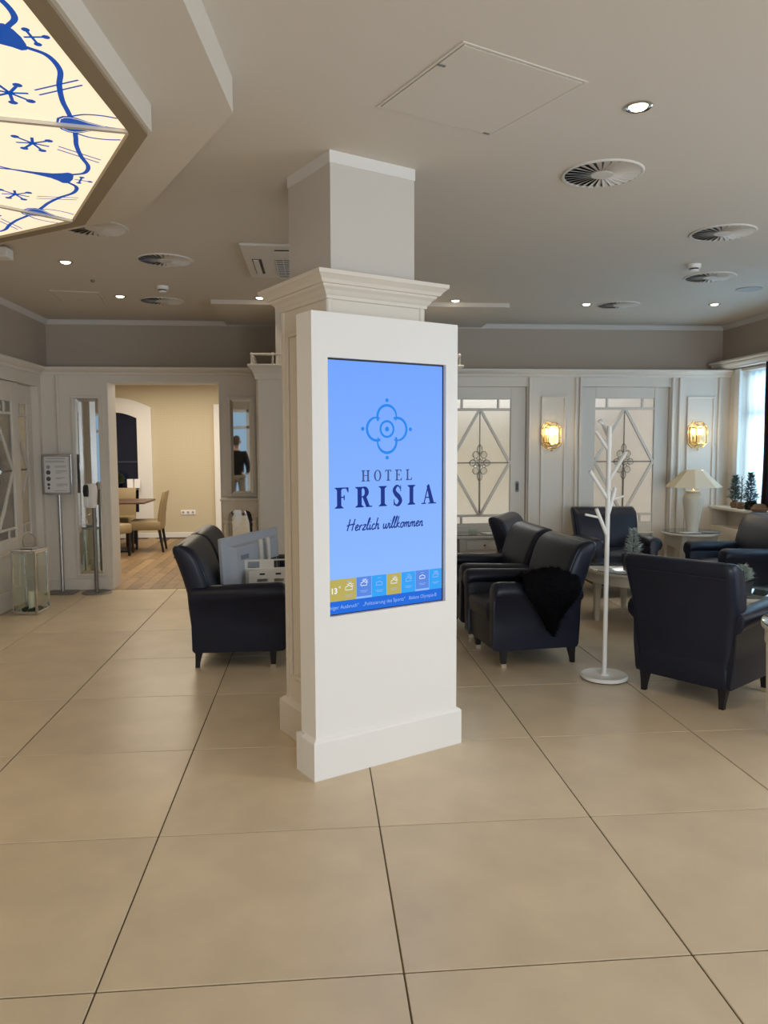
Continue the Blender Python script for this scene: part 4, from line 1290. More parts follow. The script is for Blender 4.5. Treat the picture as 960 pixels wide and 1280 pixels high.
# half-hidden side tables with drawers
def drawer_table(label, loc, hx, hy, H, rotz=0.0, round_=False):
    t = empty('side_table', loc, rotz, label, 'side table', 'white side tables with drawer')
    tp = MB()
    if round_: tp.lathe([(0, H - 0.03), (hx - 0.01, H - 0.03), (hx, H - 0.02), (hx, H - 0.008), (hx - 0.006, H), (0, H)], n=40, cap0=False, cap1=False)
    else: tp.cbox(-hx, hx, -hy, hy, H - 0.03, H, 0.005)
    tp.build('tabletop', M['panel'], t)
    k = 0.66 if round_ else 0.9
    MB().cbox(-hx * k, hx * k, -hy * k, hy * k, H - 0.17, H - 0.0301, 0.004).build('apron', M['panel'], t)
    dr = MB().cbox(-hx * k * 0.72, hx * k * 0.72, -hy * k - 0.012, -hy * k + 0.002, H - 0.155, H - 0.05, 0.004).build('drawer', M['panel'], t)
    MB().lathe([(0.006, 0), (0.006, 0.012), (0.013, 0.018), (0.010, 0.026), (0, 0.028)], n=10).build('knob', M['brass'], dr, loc=(0, -hy * k - 0.011, H - 0.10)).rotation_euler = (PI / 2, 0, 0)
    for sx in (1, -1):
        for sy in (1, -1):
            x, y = sx * (hx * k - 0.03), sy * (hy * k - 0.03)
            MB().loft([[(x - q, y - q, z), (x + q, y - q, z), (x + q, y + q, z), (x - q, y + q, z)] for z, q in ((0, 0.018), (H - 0.171, 0.027))]).build('leg', M['panel'], t)
    gl = MB()
    if round_: gl.lathe([(0, H + 0.0005), (hx - 0.004, H + 0.0005), (hx - 0.004, H + 0.008), (0, H + 0.008)], n=40, cap0=False, cap1=False)
    else: gl.cbox(-hx + 0.003, hx - 0.003, -hy + 0.003, hy - 0.003, H + 0.0005, H + 0.008, 0.002)
    gl.build('glass_top', M['glasstop'], t)
    return t
drawer_table('round white side table with drawer carrying the cream table lamp', (4.13, 8.18, 0), 0.31, 0.31, 0.615, 0.0, True)
drawer_table('white side table with drawer, glass dish and papers before the left sliding door', (1.80, 8.36, 0), 0.30, 0.20, 0.60)
ds = MB().lathe([(0.035, 0), (0.05, 0.002), (0.055, 0.05), (0.047, 0.05), (0.044, 0.008), (0, 0.008)], n=16, cap1=False).build('glass_dish', M['glass'], loc=(1.70, 8.30, 0.6085))
tag(ds, 'small glass dish on the side table by the sliding door', 'dish')
for k, (x, y, r) in enumerate(((1.92, 8.32, 0.3),)):
    mg = MB().cbox(-0.11, 0.11, -0.08, 0.08, 0, 0.008, 0.001).build('magazine', M['paper'], loc=(x, y, 0.6085), rotz=r)
    tag(mg, 'white magazine lying on the side table by the sliding door', 'magazine')
for k, (x, y, r, m, l) in enumerate(((4.02, 7.985, 0.25, 'paper', 'white magazine lying in front of the table lamp, left of the darker one'), (4.26, 8.00, -0.35, 'print_mid', 'grey magazine lying at the right of the table lamp foot'))):
    mg = MB().cbox(-0.10, 0.10, -0.06, 0.06, 0, 0.007, 0.001).build('magazine', M[m], loc=(x, y, 0.6235), rotz=r)
    tag(mg, l, 'magazine', 'magazines under the table lamp')

# ------------------------------------------------------------------ table lamp
lp = empty('table_lamp', (4.13, 8.16, 0.6235), 0, 'cream ceramic vase table lamp with wide faceted shade, lit', 'lamp')
MB().lathe([(0.0, 0), (0.062, 0), (0.064, 0.01), (0.060, 0.02), (0.072, 0.10), (0.092, 0.22), (0.106, 0.32), (0.108, 0.36), (0.098, 0.395), (0.078, 0.412), (0.072, 0.42), (0.078, 0.428), (0.080, 0.44), (0.070, 0.448), (0.03, 0.452), (0.0, 0.453)], n=32, cap0=False, cap1=False).build('base', M['ceramic'], lp, smooth=True, angle=50)
MB().lathe([(0.014, 0.4525), (0.016, 0.46), (0.010, 0.468), (0.010, 0.53), (0.0, 0.53)], n=12, cap1=False).build('stem', M['brass'], lp, smooth=True)
MB().lathe([(0.0, 0.531), (0.02, 0.535), (0.03, 0.56), (0.02, 0.585), (0, 0.59)], n=12, cap0=False, cap1=False).build('bulb', M['bulb'], lp, smooth=True)
sh = MB()
def oct_(r, z): return [(r * math.cos(PI / 8 + k * PI / 4), r * math.sin(PI / 8 + k * PI / 4), z) for k in range(8)]
sh.loft([oct_(0.30, 0.488), oct_(0.098, 0.675), oct_(0.094, 0.675), oct_(0.295, 0.488)], False, False)
sh.add(oct_(0.30, 0.488) + oct_(0.295, 0.488), [(i, (i + 1) % 8, 8 + (i + 1) % 8, 8 + i) for i in range(8)])
sh.build('shade', M['shade'], lp)
light('table_lamp_light', 'POINT', (4.13, 8.16, 0.6235 + 0.56), 20.0, (1.0, 0.76, 0.46), shadow_soft_size=0.03)

# ------------------------------------------------------------------ wall sconces
def octo(hx, hz, c, y): return [(-hx + c, y, -hz), (hx - c, y, -hz), (hx, y, -hz + c), (hx, y, hz - c), (hx - c, y, hz), (-hx + c, y, hz), (-hx, y, hz - c), (-hx, y, -hz + c)]
def sconce(label, x):
    t = empty('wall_sconce', (x, PB, 1.685), 0, label, 'wall lamp', 'brass lantern sconces on the back wall')
    MB().loft([octo(0.075, 0.115, 0.04, -0.001), octo(0.075, 0.115, 0.04, -0.012)]).build('back_plate', M['brass_plate'], t)
    o0, o1, o2 = octo(0.108, 0.148, 0.055, -0.022), octo(0.104, 0.142, 0.055, -0.075), octo(0.052, 0.10, 0.02, -0.125)
    gl = MB().loft([o0, o1, o2], False, True)
    gl.build('glass_shade', M['sconce_glass'], t)
    fr = MB()
    for ring, r in ((o0, 0.006), (o1, 0.006), (o2, 0.006)): fr.tube(ring + ring[:2], r, 6)
    for a, b in zip(o1, o2): fr.tube([a, b], 0.005, 6)
    for a, b in zip(o0, o1): fr.tube([a, b], 0.003, 6)
    fr.build('brass_frame', M['brass'], t)
    cd = MB()
    for sx in (-1, 1):
        cd.tube([(0, -0.01, -0.09), (sx * 0.03, -0.05, -0.10), (sx * 0.055, -0.05, -0.07), (sx * 0.055, -0.05, -0.045)], 0.005, 6)
        cd.lathe([(0.010, -0.045), (0.010, 0.01), (0, 0.01)], c=(sx * 0.055, -0.05, 0), n=10, cap1=False)
    cd.build('candle_arm', M['brass'], t)
    for sx in (-1, 1):
        MB().lathe([(0.006, 0.0105), (0.014, 0.03), (0.012, 0.05), (0.0, 0.075)], c=(sx * 0.055, -0.05, 0), n=10, cap1=False).build('bulb', M['bulb'], t, smooth=True)
    light('sconce_light', 'POINT', (x, PB - 0.15, 1.72), 2.6, (1.0, 0.80, 0.55), shadow_soft_size=0.05)
    MB().lathe([(0.012, 0), (0.004, 0.012), (0.010, 0.02), (0, 0.03)], c=(0, -0.06, -0.178), n=10).build('finial', M['brass'], t)
def sconce_glass():
    m = bpy.data.materials.new('thin_bevelled_amber_glass')
    m.use_nodes = True
    nt = m.node_tree
    out = nt.nodes['Material Output']
    tr = nt.nodes.new('ShaderNodeBsdfTransparent')
    tr.inputs[0].default_value = (1.0, 0.96, 0.86, 1)
    gl = nt.nodes.new('ShaderNodeBsdfGlossy')
    gl.inputs[0].default_value = (1.0, 0.86, 0.55, 1)
    gl.inputs['Roughness'].default_value = 0.08
    mx = nt.nodes.new('ShaderNodeMixShader')
    mx.inputs[0].default_value = 0.22
    nt.links.new(tr.outputs[0], mx.inputs[1])
    nt.links.new(gl.outputs[0], mx.inputs[2])
    nt.links.new(mx.outputs[0], out.inputs[0])
    return m
M['sconce_glass'] = sconce_glass()
sconce('brass and glass wall sconce between the two lattice glass doors', 2.668)
sconce('brass and glass wall sconce above the cream table lamp', 4.400)

# ------------------------------------------------------------------ coat stand
ct = empty('coat_stand', (1.925, 4.965, 0), 0, 'white branching tree coat stand on a round white foot', 'coat stand')
MB().lathe([(0.0, 0.006), (0.150, 0.006), (0.157, 0.012), (0.157, 0.026), (0.148, 0.032), (0.138, 0.026), (0.030, 0.026), (0.024, 0.035), (0.0, 0.035)], n=40, cap0=False, cap1=False).build('base', M['whiteplastic'], ct, smooth=True)
MB().lathe([(0.0, 0.0), (0.145, 0.0), (0.145, 0.0055), (0, 0.0055)], n=40, cap0=False, cap1=False).build('foot_rim', M['black'], ct)
MB().lathe([(0.0155, 0.03), (0.0155, 1.70), (0.0, 1.702)], n=16, cap1=False).build('pole', M['whiteplastic'], ct, smooth=True)
brs = [((0, 0, 1.535), (-0.085, 0.02, 1.665)), ((-0.008, 0, 1.225), (-0.135, -0.02, 1.405)), ((0.0, 0, 1.335), (0.105, -0.03, 1.53)), ((0.0, 0, 1.10), (0.060, 0.03, 1.29)), ((0, 0, 0.97), (-0.085, -0.02, 1.155)), ((0.0, 0, 1.62), (-0.02, 0.10, 1.745))]
for a, b in brs:
    MB().tube([a, b], [0.0125, 0.0125], 10).build('branch', M['whiteplastic'], ct, smooth=True)
for a, b in (((-0.055, -0.014, 1.095), (-0.160, -0.02, 1.118)), ((0.035, 0.02, 1.21), (0.115, 0.02, 1.235)), ((-0.012, 0.07, 1.71), (-0.055, 0.05, 1.735))):
    MB().tube([a, b], 0.008, 8).build('twig', M['whiteplastic'], ct, smooth=True)

# ------------------------------------------------------------------ lantern with candle
ln = empty('floor_lantern', (-2.735, 7.56, 0), math.radians(-6), 'polished steel floor lantern with glass sides by the lattice door', 'lantern')
w, hgt = 0.108, 0.60
pf = MB()
for sx in (1, -1):
    for sy in (1, -1): pf.cbox(sx * w - 0.010, sx * w + 0.010, sy * (w + 0.02) - 0.010, sy * (w + 0.02) + 0.010, 0.0, hgt, 0.002)
for z0, z1 in ((0.0, 0.03), (hgt - 0.022, hgt)):
    for sy in (1, -1): pf.cbox(-w, w, sy * (w + 0.02) - 0.010, sy * (w + 0.02) + 0.010, z0, z1, 0.002)
    for sx in (1, -1): pf.cbox(sx * w - 0.010, sx * w + 0.010, -w - 0.02, w + 0.02, z0, z1, 0.002)
pf.build('frame', M['chrome'], ln)
MB().cbox(-w - 0.012, w + 0.012, -w - 0.032, w + 0.032, hgt + 0.0005, hgt + 0.012, 0.002).build('lid', M['chrome'], ln)
MB().cbox(-w * 0.55, w * 0.55, -w * 0.55, w * 0.55, hgt + 0.0125, hgt + 0.03, 0.003).build('chimney', M['steel'], ln)
hp = [(-0.055, 0, hgt + 0.03), (-0.058, 0, hgt + 0.09), (-0.045, 0, hgt + 0.135), (0, 0, hgt + 0.16), (0.045, 0, hgt + 0.135), (0.058, 0, hgt + 0.09), (0.055, 0, hgt + 0.03)]
MB().tube(catmull(hp, 4), 0.005, 6).build('handle', M['chrome'], ln, smooth=True)
MB().box(-w, w, -w - 0.02, w + 0.02, 0.004, 0.02).build('base', M['steel'], ln)
for sy in (1, -1): MB().box(-w + 0.01, w - 0.01, sy * (w + 0.02) - 0.0015, sy * (w + 0.02) + 0.0015, 0.03, hgt - 0.022).build('pane', M['glass'], ln)
for sx in (1, -1): MB().box(sx * w - 0.0015, sx * w + 0.0015, -w - 0.01, w + 0.01, 0.03, hgt - 0.022).build('pane', M['glass'], ln)
cn = empty('candle', (-2.725, 7.56, 0.0205), 0, 'ivory pillar candle standing inside the steel lantern', 'candle')
MB().lathe([(0.0, 0), (0.036, 0), (0.037, 0.01), (0.037, 0.175), (0.034, 0.18), (0.015, 0.172), (0, 0.170)], n=24, cap0=False, cap1=False).build('wax', M['candlewax'], cn, smooth=True)
MB().tube([(0, 0, 0.17), (0.001, 0, 0.185)], 0.0015, 5).build('wick', M['black'], cn)
ms = MB()
rnd = random.Random(5)
for _ in range(34):
    a, r = rnd.uniform(0, 2 * PI), rnd.uniform(0.055, 0.085)
    x, y = r * math.cos(a), r * math.sin(a)
    s = rnd.uniform(0.014, 0.024)
    ms.lathe([(0.0, 0.0), (s, s * 0.4), (s * 0.7, s * 1.2), (0, s * 1.5)], c=(x, y, 0), n=6, cap0=False, cap1=False)
mo_ = ms.build('moss', M['moss'], loc=(-2.735, 7.56, 0.0205))
tag(mo_, 'dark moss around the candle inside the steel lantern', 'moss', None, 'stuff')

# plant in a tall glass, seen only in the mirror beside the doorway
vp = empty('potted_plant', (-2.78, 6.35, 0), 0, 'leafy green plant in a tall glass seen in the mirror beside the doorway', 'plant')
MB().lathe([(0.09, 0.0), (0.10, 0.55), (0.096, 0.55), (0.086, 0.012), (0, 0.012)], n=20, cap1=False).build('vase', M['glass'], vp, smooth=True)
lf = MB()
for k in range(60):
    a, z = rnd.uniform(0, 2 * PI), rnd.uniform(0.5, 1.2)
    d = Vector((math.cos(a), math.sin(a), 0.9)).normalized()
    p0 = Vector((0.02 * math.cos(a), 0.02 * math.sin(a), z))
    sd = Vector((-math.sin(a), math.cos(a), 0)) * 0.022
    q = p0 + d * rnd.uniform(0.10, 0.16)
    md = p0.lerp(q, 0.5)
    lf.add([p0, md + sd, q, md - sd], [(0, 1, 2, 3)])
lf.build('foliage', M['leafgreen'], vp)['kind'] = 'stuff'
MB().tube([(0, 0, 0.012), (0.01, 0, 0.6), (0, 0, 1.25)], 0.012, 6).build('stem', M['leafgreen'], vp)

# ------------------------------------------------------------------ notice stand and hand sanitiser
ns = empty('notice_stand', (-2.765, 8.575, 0), math.radians(-2), 'silver notice stand with framed white house-rules sheet left of the doorway', 'sign stand')
MB().cbox(-0.14, 0.16, -0.16, 0.07, 0, 0.012, 0.003).build('base_plate', M['darksteel'], ns)
MB().lathe([(0.019, 0.012), (0.019, 1.30), (0, 1.302)], n=14, cap1=False).build('pole', M['steel'], ns, smooth=True)
fr = MB()
x0, x1, z0, z1 = -0.152, 0.152, 1.068, 1.495
fr.cbox(x0, x1, -0.052, -0.034, z0, z0 + 0.022, 0.003).cbox(x0, x1, -0.052, -0.034, z1 - 0.022, z1, 0.003).cbox(x0, x0 + 0.022, -0.052, -0.034, z0 + 0.02, z1 - 0.02, 0.003).cbox(x1 - 0.022, x1, -0.052, -0.034, z0 + 0.02, z1 - 0.02, 0.003)
fr.box(x0 + 0.004, x1 - 0.004, -0.040, -0.034, z0 + 0.004, z1 - 0.004)
fr.build('frame', M['steel'], ns)
MB().box(-0.02, 0.02, -0.034, -0.015, 1.2, 1.28).build('clamp', M['steel'], ns)
pp = MB().box(x0 + 0.022, x1 - 0.022, -0.0435, -0.0405, z0 + 0.022, z1 - 0.022).build('notice', M['paper'], ns)
tx = Flat()
for a, b, z, h in ((-0.10, 0.09, 1.450, 0.007), (-0.115, 0.08, 1.425, 0.005), (-0.115, 0.085, 1.413, 0.005), (-0.02, 0.10, 1.368, 0.006), (-0.02, 0.095, 1.358, 0.004), (-0.015, 0.11, 1.318, 0.006), (-0.015, 0.105, 1.306, 0.004), (-0.015, 0.04, 1.295, 0.004), (-0.015, 0.08, 1.245, 0.006), (-0.015, 0.045, 1.233, 0.004), (-0.01, 0.11, 1.178, 0.006), (-0.01, 0.11, 1.166, 0.004), (-0.01, 0.06, 1.155, 0.004), (-0.03, 0.10, 1.107, 0.005)):
    tx.rect(a, b, z, z + h)
tx.build('printed_lines', M['print_mid'], pp, lambda s_, z_: (s_, -0.0439, z_))
di = Flat()
for z, r in ((1.305, 0.024), (1.236, 0.024), (1.175, 0.016), (1.137, 0.013)): di.disc(-0.09, z, r, 18)
di.build('printed_icons', M['print'], pp, lambda s_, z_: (s_, -0.0439, z_))
Flat().disc(-0.09, 1.362, 0.021, 18).build('printed_icons', M['print_mid'], pp, lambda s_, z_: (s_, -0.0439, z_))

hs = empty('hand_sanitiser_stand', (-2.385, 8.50, 0), math.radians(-15), 'white hand sanitiser dispenser on a grey pole beside the doorway', 'dispenser')
MB().lathe([(0.0, 0), (0.155, 0), (0.155, 0.008), (0.145, 0.012), (0, 0.012)], n=36, cap0=False, cap1=False).build('base_plate', M['darksteel'], hs)
MB().lathe([(0.021, 0.012), (0.021, 1.10), (0, 1.102)], n=14, cap1=False).build('pole', M['darksteel'], hs, smooth=True)
MB().loft([rr(0, -0.055, 0.052, 0.034, 0.02, 0.93), rr(0, -0.055, 0.058, 0.040, 0.025, 0.99), rr(0, -0.055, 0.066, 0.046, 0.03, 1.10), rr(0, -0.055, 0.062, 0.044, 0.03, 1.16), rr(0, -0.055, 0.045, 0.034, 0.025, 1.185)]).build('housing', M['whiteplastic'], hs, smooth=True, angle=60)
MB().loft([rr(-0.028, -0.095, 0.027, 0.016, 0.012, 1.05), rr(-0.028, -0.098, 0.033, 0.020, 0.015, 1.10), rr(-0.028, -0.096, 0.030, 0.018, 0.015, 1.155), rr(-0.028, -0.09, 0.02, 0.012, 0.01, 1.175)]).build('bottle_window', M['black'], hs, smooth=True, angle=60)
MB().cbox(-0.05, -0.006, -0.118, -0.098, 0.94, 1.05, 0.004).build('dosing_lever', M['whiteplastic'], hs)

# ------------------------------------------------------------------ console under the right-hand mirror
cst = empty('console_table', (-0.832, 8.555, 0), 0, 'white half console with turned legs under the narrow mirror', 'console')
MB().cbox(-0.215, 0.215, -0.105, 0.105, 0.985, 1.012, 0.006).build('top', M['panel'], cst)
apo = [(-0.19, 0.985), (-0.19, 0.84), (-0.115, 0.84), (-0.105, 0.865), (-0.06, 0.885), (0.06, 0.885), (0.105, 0.865), (0.115, 0.84), (0.19, 0.84), (0.19, 0.985)]
MB().prism(apo, 'y', -0.09, -0.07).build('apron', M['panel'], cst)
for x in (-0.1525, 0.1525):
    lg = MB()
    lg.cbox(x - 0.034, x + 0.034, -0.069, 0.02, 0.80, 0.984, 0.004)
    lg.lathe([(0.030, 0.80), (0.034, 0.785), (0.022, 0.775), (0.034, 0.755), (0.036, 0.745), (0.022, 0.73), (0.030, 0.70), (0.033, 0.45), (0.024, 0.25), (0.030, 0.22), (0.022, 0.20), (0.030, 0.03), (0.026, 0.0)], c=(x, -0.03, 0), n=16)
    lg.build('leg', M['panel'], cst, smooth=True, angle=40)
MB().box(-0.115, 0.115, 0.095, 0.100, 0.12, 0.98).build('mirror_back', M['mirror'], cst)

# ------------------------------------------------------------------ dining room furniture
sk = empty('socket_plate', (-2.232, 13.62, 0.435), 0, 'white triple power socket on the dining room wallpaper', 'socket')
MB().cbox(-0.125, 0.125, -0.012, 0, -0.042, 0.042, 0.004).build('plate', M['whiteplastic'], sk)
for x in (-0.082, 0, 0.082):
    so_ = MB().lathe([(0.022, 0), (0.022, 0.004), (0.018, 0.0045), (0, 0.0045)], n=14, cap1=False).build('socket', M['print_mid'], sk, loc=(x, -0.0122, 0))
    so_.rotation_euler = (PI / 2, 0, 0)

def dining_chair(label, loc, deg):
    # looks along +x
    t = empty('dining_chair', loc, math.radians(deg), label, 'chair', 'tan leather dining chairs')
    MB().loft([rr(0.0, 0, 0.225, 0.225, 0.02, 0.335), rr(0, 0, 0.232, 0.232, 0.03, 0.35), rr(0, 0, 0.232, 0.232, 0.03, 0.455), rr(0, 0, 0.215, 0.215, 0.03, 0.472)]).build('seat', M['dining_leather'], t, smooth=True, angle=50)
    MB().loft([rr(-0.205, 0, 0.034, 0.228, 0.02, 0.36), rr(-0.215, 0, 0.034, 0.228, 0.02, 0.55), rr(-0.245, 0, 0.030, 0.226, 0.02, 0.74), rr(-0.280, 0, 0.027, 0.224, 0.02, 0.895), rr(-0.286, 0, 0.018, 0.215, 0.015, 0.91)]).build('backrest', M['dining_leather'], t, smooth=True, angle=50)
    for sx, dx in ((1, 0.0), (-1, -0.05)):
        for sy in (1, -1):
            x, y = sx * 0.195, sy * 0.195
            MB().loft([[(x + d - q, y - q, z), (x + d + q, y - q, z), (x + d + q, y + q, z), (x + d - q, y + q, z)] for z, q, d in ((0, 0.015, dx), (0.345, 0.021, 0.0))]).build('leg', M['darkwood'], t)
    return t
dining_chair('tan leather dining chair in profile at the right of the dining table', (-2.56, 11.90, 0), 184)
dining_chair('tan leather dining chair half hidden by the left doorway edge', (-2.98, 11.30, 0), 62)
dining_chair('tan leather dining chair behind the dining table under the arched window', (-3.16, 12.55, 0), -92)
dt = empty('dining_table', (-3.10, 11.95, 0), 0, 'dark wood pedestal dining table in the room beyond the doorway', 'table')
MB().cbox(-0.55, 0.58, -0.40, 0.40, 0.735, 0.765, 0.006).build('tabletop', M['tablewood'], dt)
MB().cbox(-0.07, 0.07, -0.07, 0.07, 0.03, 0.734, 0.006).build('column', M['darkwood'], dt)
MB().cbox(-0.30, 0.30, -0.22, 0.22, 0.001, 0.029, 0.006).build('foot_plate', M['darkwood'], dt)

def bush(mb, c, rx, rz, n, s, rnd):
    for _ in range(n):
        a, b = rnd.uniform(0, 2 * PI), math.acos(rnd.uniform(-0.4, 1))
        d = Vector((math.sin(b) * math.cos(a), math.sin(b) * math.sin(a), math.cos(b)))
        p = Vector(c) + Vector((d.x * rx, d.y * rx, d.z * rz)) * rnd.uniform(0.5, 1)
        u = d.orthogonal().normalized() * s
        mb.add([p + u, p - u, p + d * s * 2.5], [(0, 1, 2)])
pb_ = empty('potted_plant', (-3.42, 13.45, 0.876), 0, 'dark round bushy plant on the sill of the arched window', 'plant')
MB().lathe([(0.06, 0), (0.085, 0.09), (0.07, 0.09), (0, 0.08)], n=14, cap1=False).build('pot', M['black'], pb_)
bb_ = MB()
bush(bb_, (0, 0, 0.14), 0.15, 0.12, 500, 0.018, random.Random(9))
bb_.build('foliage', M['blackleaf'], pb_)['kind'] = 'stuff'
for x, r, l in ((-3.15, 0.25, 'pale card standing on the arched window sill nearest the round plant'), (-3.04, 0.1, 'pale card standing at the right end of the arched window sill')):
    cd = MB()
    cd.bar((-0.0, 0, 0), (0, 0.05, 0.15), 0.10, 0.004, (0, 1, 0)).bar((0, 0.10, 0), (0, 0.053, 0.147), 0.10, 0.004, (0, 1, 0))
    co_ = cd.build('table_card', M['paper'], loc=(x, 13.41, 0.877), rotz=r)
    tag(co_, l, 'card', 'cards on the arched window sill')

# ------------------------------------------------------------------ plants
def fir(label, loc, H, R, m, pot, seed, name='fir_sapling', n=420, group=None, potr=0.045):
    rnd = random.Random(seed)
    t = empty(name, loc, 0, label, 'plant', group)
    ph = potr * 1.6
    if pot == 'burlap':
        MB().lathe([(potr * 0.7, 0), (potr, ph * 0.35), (potr * 0.95, ph * 0.7), (potr * 0.55, ph * 0.95), (potr * 0.75, ph * 1.1), (0, ph * 1.0)], n=12, cap1=False).build('root_ball', M['burlap'], t, smooth=True)
    else:
        MB().loft([[(-q, -q, z), (q, -q, z), (q, q, z), (-q, q, z)] for z, q in ((0, potr * 0.85), (ph, potr), (ph, potr * 0.9), (ph * 0.85, potr * 0.88))]).build('planter', M['black'], t)
    MB().tube([(0, 0, ph * 0.85), (0.004, 0, H * 0.7), (0, 0, H * 0.97)], [0.007, 0.005, 0.002], 6).build('trunk', M['bark'], t)
    f = MB()
    for k in range(n):
        h = ph + (H - ph) * rnd.random() ** 1.2
        rad = R * (1 - (h - ph) / (H - ph)) * (0.75 + 0.25 * math.sin(9 * h / H * PI)) + 0.012
        a = rnd.uniform(0, 2 * PI)
        d = Vector((math.cos(a), math.sin(a), rnd.uniform(0.1, 0.7))).normalized()
        p = Vector((0, 0, h)) + d * rad * rnd.uniform(0.1, 0.85)
        q = p + d * rnd.uniform(0.025, 0.05)
        u = d.cross(Vector((rnd.uniform(-1, 1), rnd.uniform(-1, 1), 1))).normalized() * 0.006
        f.add([p + u, p - u, q], [(0, 1, 2)])
    f.build('needles', M[m], t)['kind'] = 'stuff'
    return t
fir('small silvery fir in a black planter on the round coffee table', (2.80, 6.60, 0.4845), 0.34, 0.10, 'silver_needle', 'black', 1, potr=0.075, n=600)
fir('small silvery fir glimpsed beside the right edge of the near armchair', (3.15, 5.42, 0.4845), 0.19, 0.08, 'silver_needle', 'black', 2, potr=0.05, n=500)
fir('small green fir with burlap root ball, first on the window ledge from the back wall', (4.675, 8.27, 0.866), 0.36, 0.11, 'needle', 'burlap', 3, n=800, potr=0.05)
fir('taller green fir with burlap root ball beside the curtain on the window ledge', (4.69, 7.985, 0.866), 0.40, 0.11, 'needle', 'burlap', 4, n=900, potr=0.055)
tw = empty('twig_arrangement', (4.665, 8.13, 0.866), 0, 'bare brown twig standing between the two firs on the window ledge', 'plant')
MB().lathe([(0.035, 0), (0.05, 0.03), (0.04, 0.07), (0, 0.085)], n=12, cap1=False).build('root_ball', M['burlap'], tw, smooth=True)
tg = MB()
tg.tube([(0, 0, 0.07), (0.01, 0, 0.22), (0.0, 0.0, 0.36)], [0.006, 0.005, 0.003], 6)
for k in range(9):
    z = 0.14 + 0.022 * k
    a = k * 2.4
    tg.tube([(0.005, 0, z), (0.005 + 0.05 * math.cos(a), 0.05 * math.sin(a), z + 0.04)], [0.004, 0.0015], 5)
tg.build('twigs', M['bark'], tw)
mo2 = MB()
bush(mo2, (0, 0, 0.045), 0.055, 0.08, 350, 0.010, random.Random(12))
mo2 = mo2.build('moss_cushion', M['moss'], loc=(4.63, 7.87, 0.8665))
tag(mo2, 'dark moss cushion at the foot of the taller fir on the ledge', 'moss')
st = MB().lathe([(0.0, 0.0), (0.07, 0.005), (0.085, 0.035), (0.06, 0.075), (0.02, 0.09), (0, 0.09)], n=14, cap0=False, cap1=False).build('root_ball', M['burlap'], loc=(4.625, 7.70, 0.866), smooth=True)
st.name = 'burlap_bundle'
tag(st, 'round burlap bundle on the window ledge at the right picture edge', 'bundle')

# ------------------------------------------------------------------ ceiling fixtures
def vent_proto():
    t = empty('ceiling_vent', (0, 0, ZC), 0)
    MB().lathe([(0.210, 0.0), (0.210, -0.003), (0.204, -0.008), (0.194, -0.008), (0.191, -0.003), (0.191, 0.0)], n=40, cap0=False, cap1=False).build('frame', M['vent'], t, smooth=True)
    MB().lathe([(0.0, -0.001), (0.192, -0.001), (0.192, 0.0), (0, 0.0)], n=32, cap0=False, cap1=False).build('backing', M['black'], t)
    MB().lathe([(0.0, -0.010), (0.055, -0.010), (0.060, -0.006), (0.06, -0.0015), (0, -0.0015)], n=24, cap0=False, cap1=False).build('hub', M['vent'], t)
    bl = MB().add([(0.055, -0.008, -0.0020), (0.055, 0.006, -0.010), (0.192, 0.015, -0.011), (0.192, -0.015, -0.0030), (0.055, -0.008, -0.0012), (0.055, 0.006, -0.0092), (0.192, 0.015, -0.0102), (0.192, -0.015, -0.0022)],
                  [(0, 1, 2, 3), (4, 7, 6, 5), (0, 4, 5, 1), (1, 5, 6, 2), (2, 6, 7, 3), (3, 7, 4, 0)]).build('blade', M['vent'], t)
    for k in range(1, 28): inst(bl, t, (0, 0, 0), (0, 0, 2 * PI * k / 28))
    return t
VENTS = [((1.49, 4.015), 'round swirl ceiling vent nearest the camera, right of the pillar top'), ((2.70, 5.04), 'round swirl ceiling vent at the right, above the small detector'), ((3.30, 6.35), 'round swirl ceiling vent just below the right-hand smoke detector'), ((3.03, 7.65), 'round swirl ceiling vent right beside a downlight near the back wall'), ((-1.12, 6.07), 'round swirl ceiling vent left of the ceiling air conditioner'), ((-1.47, 7.74), 'round swirl ceiling vent near the back left, behind the left smoke detector'), ((-1.40, 5.22), 'round swirl ceiling vent partly hidden by the stepped ceiling feature')]
vp_ = vent_proto()
for k, ((x, y), l) in enumerate(VENTS):
    o = vp_ if k == 0 else copy_tree(vp_)
    o.location = (x, y, ZC)
    tag(o, l, 'vent', 'round swirl vents in the ceiling')

def downlight_proto():
    t = empty('ceiling_light', (0, 0, ZC), 0)
    MB().lathe([(0.058, 0.0), (0.058, -0.004), (0.050, -0.008), (0.042, -0.006), (0.036, -0.001), (0.036, 0)], n=28, cap0=False, cap1=False).build('trim_ring', M['chrome'], t, smooth=True)
    MB().lathe([(0.0, -0.016), (0.018, -0.0145), (0.030, -0.010), (0.036, -0.004), (0.036, -0.0005), (0, -0.0005)], n=24, cap0=False, cap1=False).build('lens', M['downlight'], t)
    return t
SPOTS = [((1.347, 3.23), 'recessed downlight nearest the camera, right of the access hatch'), ((3.98, 7.547), 'recessed downlight at the far right near the window wall'), ((2.696, 7.632), 'recessed downlight beside the rear swirl vent'), ((1.358, 7.53), 'recessed downlight just right of the pillar capital'), ((-1.876, 6.175), 'recessed downlight at the left, nearest the backlit panels'), ((-1.806, 7.521), 'recessed downlight left of the rear left swirl vent'), ((-0.515, 7.51), 'recessed downlight peeping out left of the pillar capital')]
for x, y in ((3.9, 3.6), (0.6, -0.8), (3.4, -0.4), (-0.9, -2.4)): SPOTS.append(((x, y), {3.9: 'recessed downlight out of frame by the right windows', 0.6: 'recessed downlight above the viewer', 3.4: 'recessed downlight behind the viewer at the right', -0.9: 'recessed downlight near the entrance behind the viewer'}[x]))
dp_ = downlight_proto()
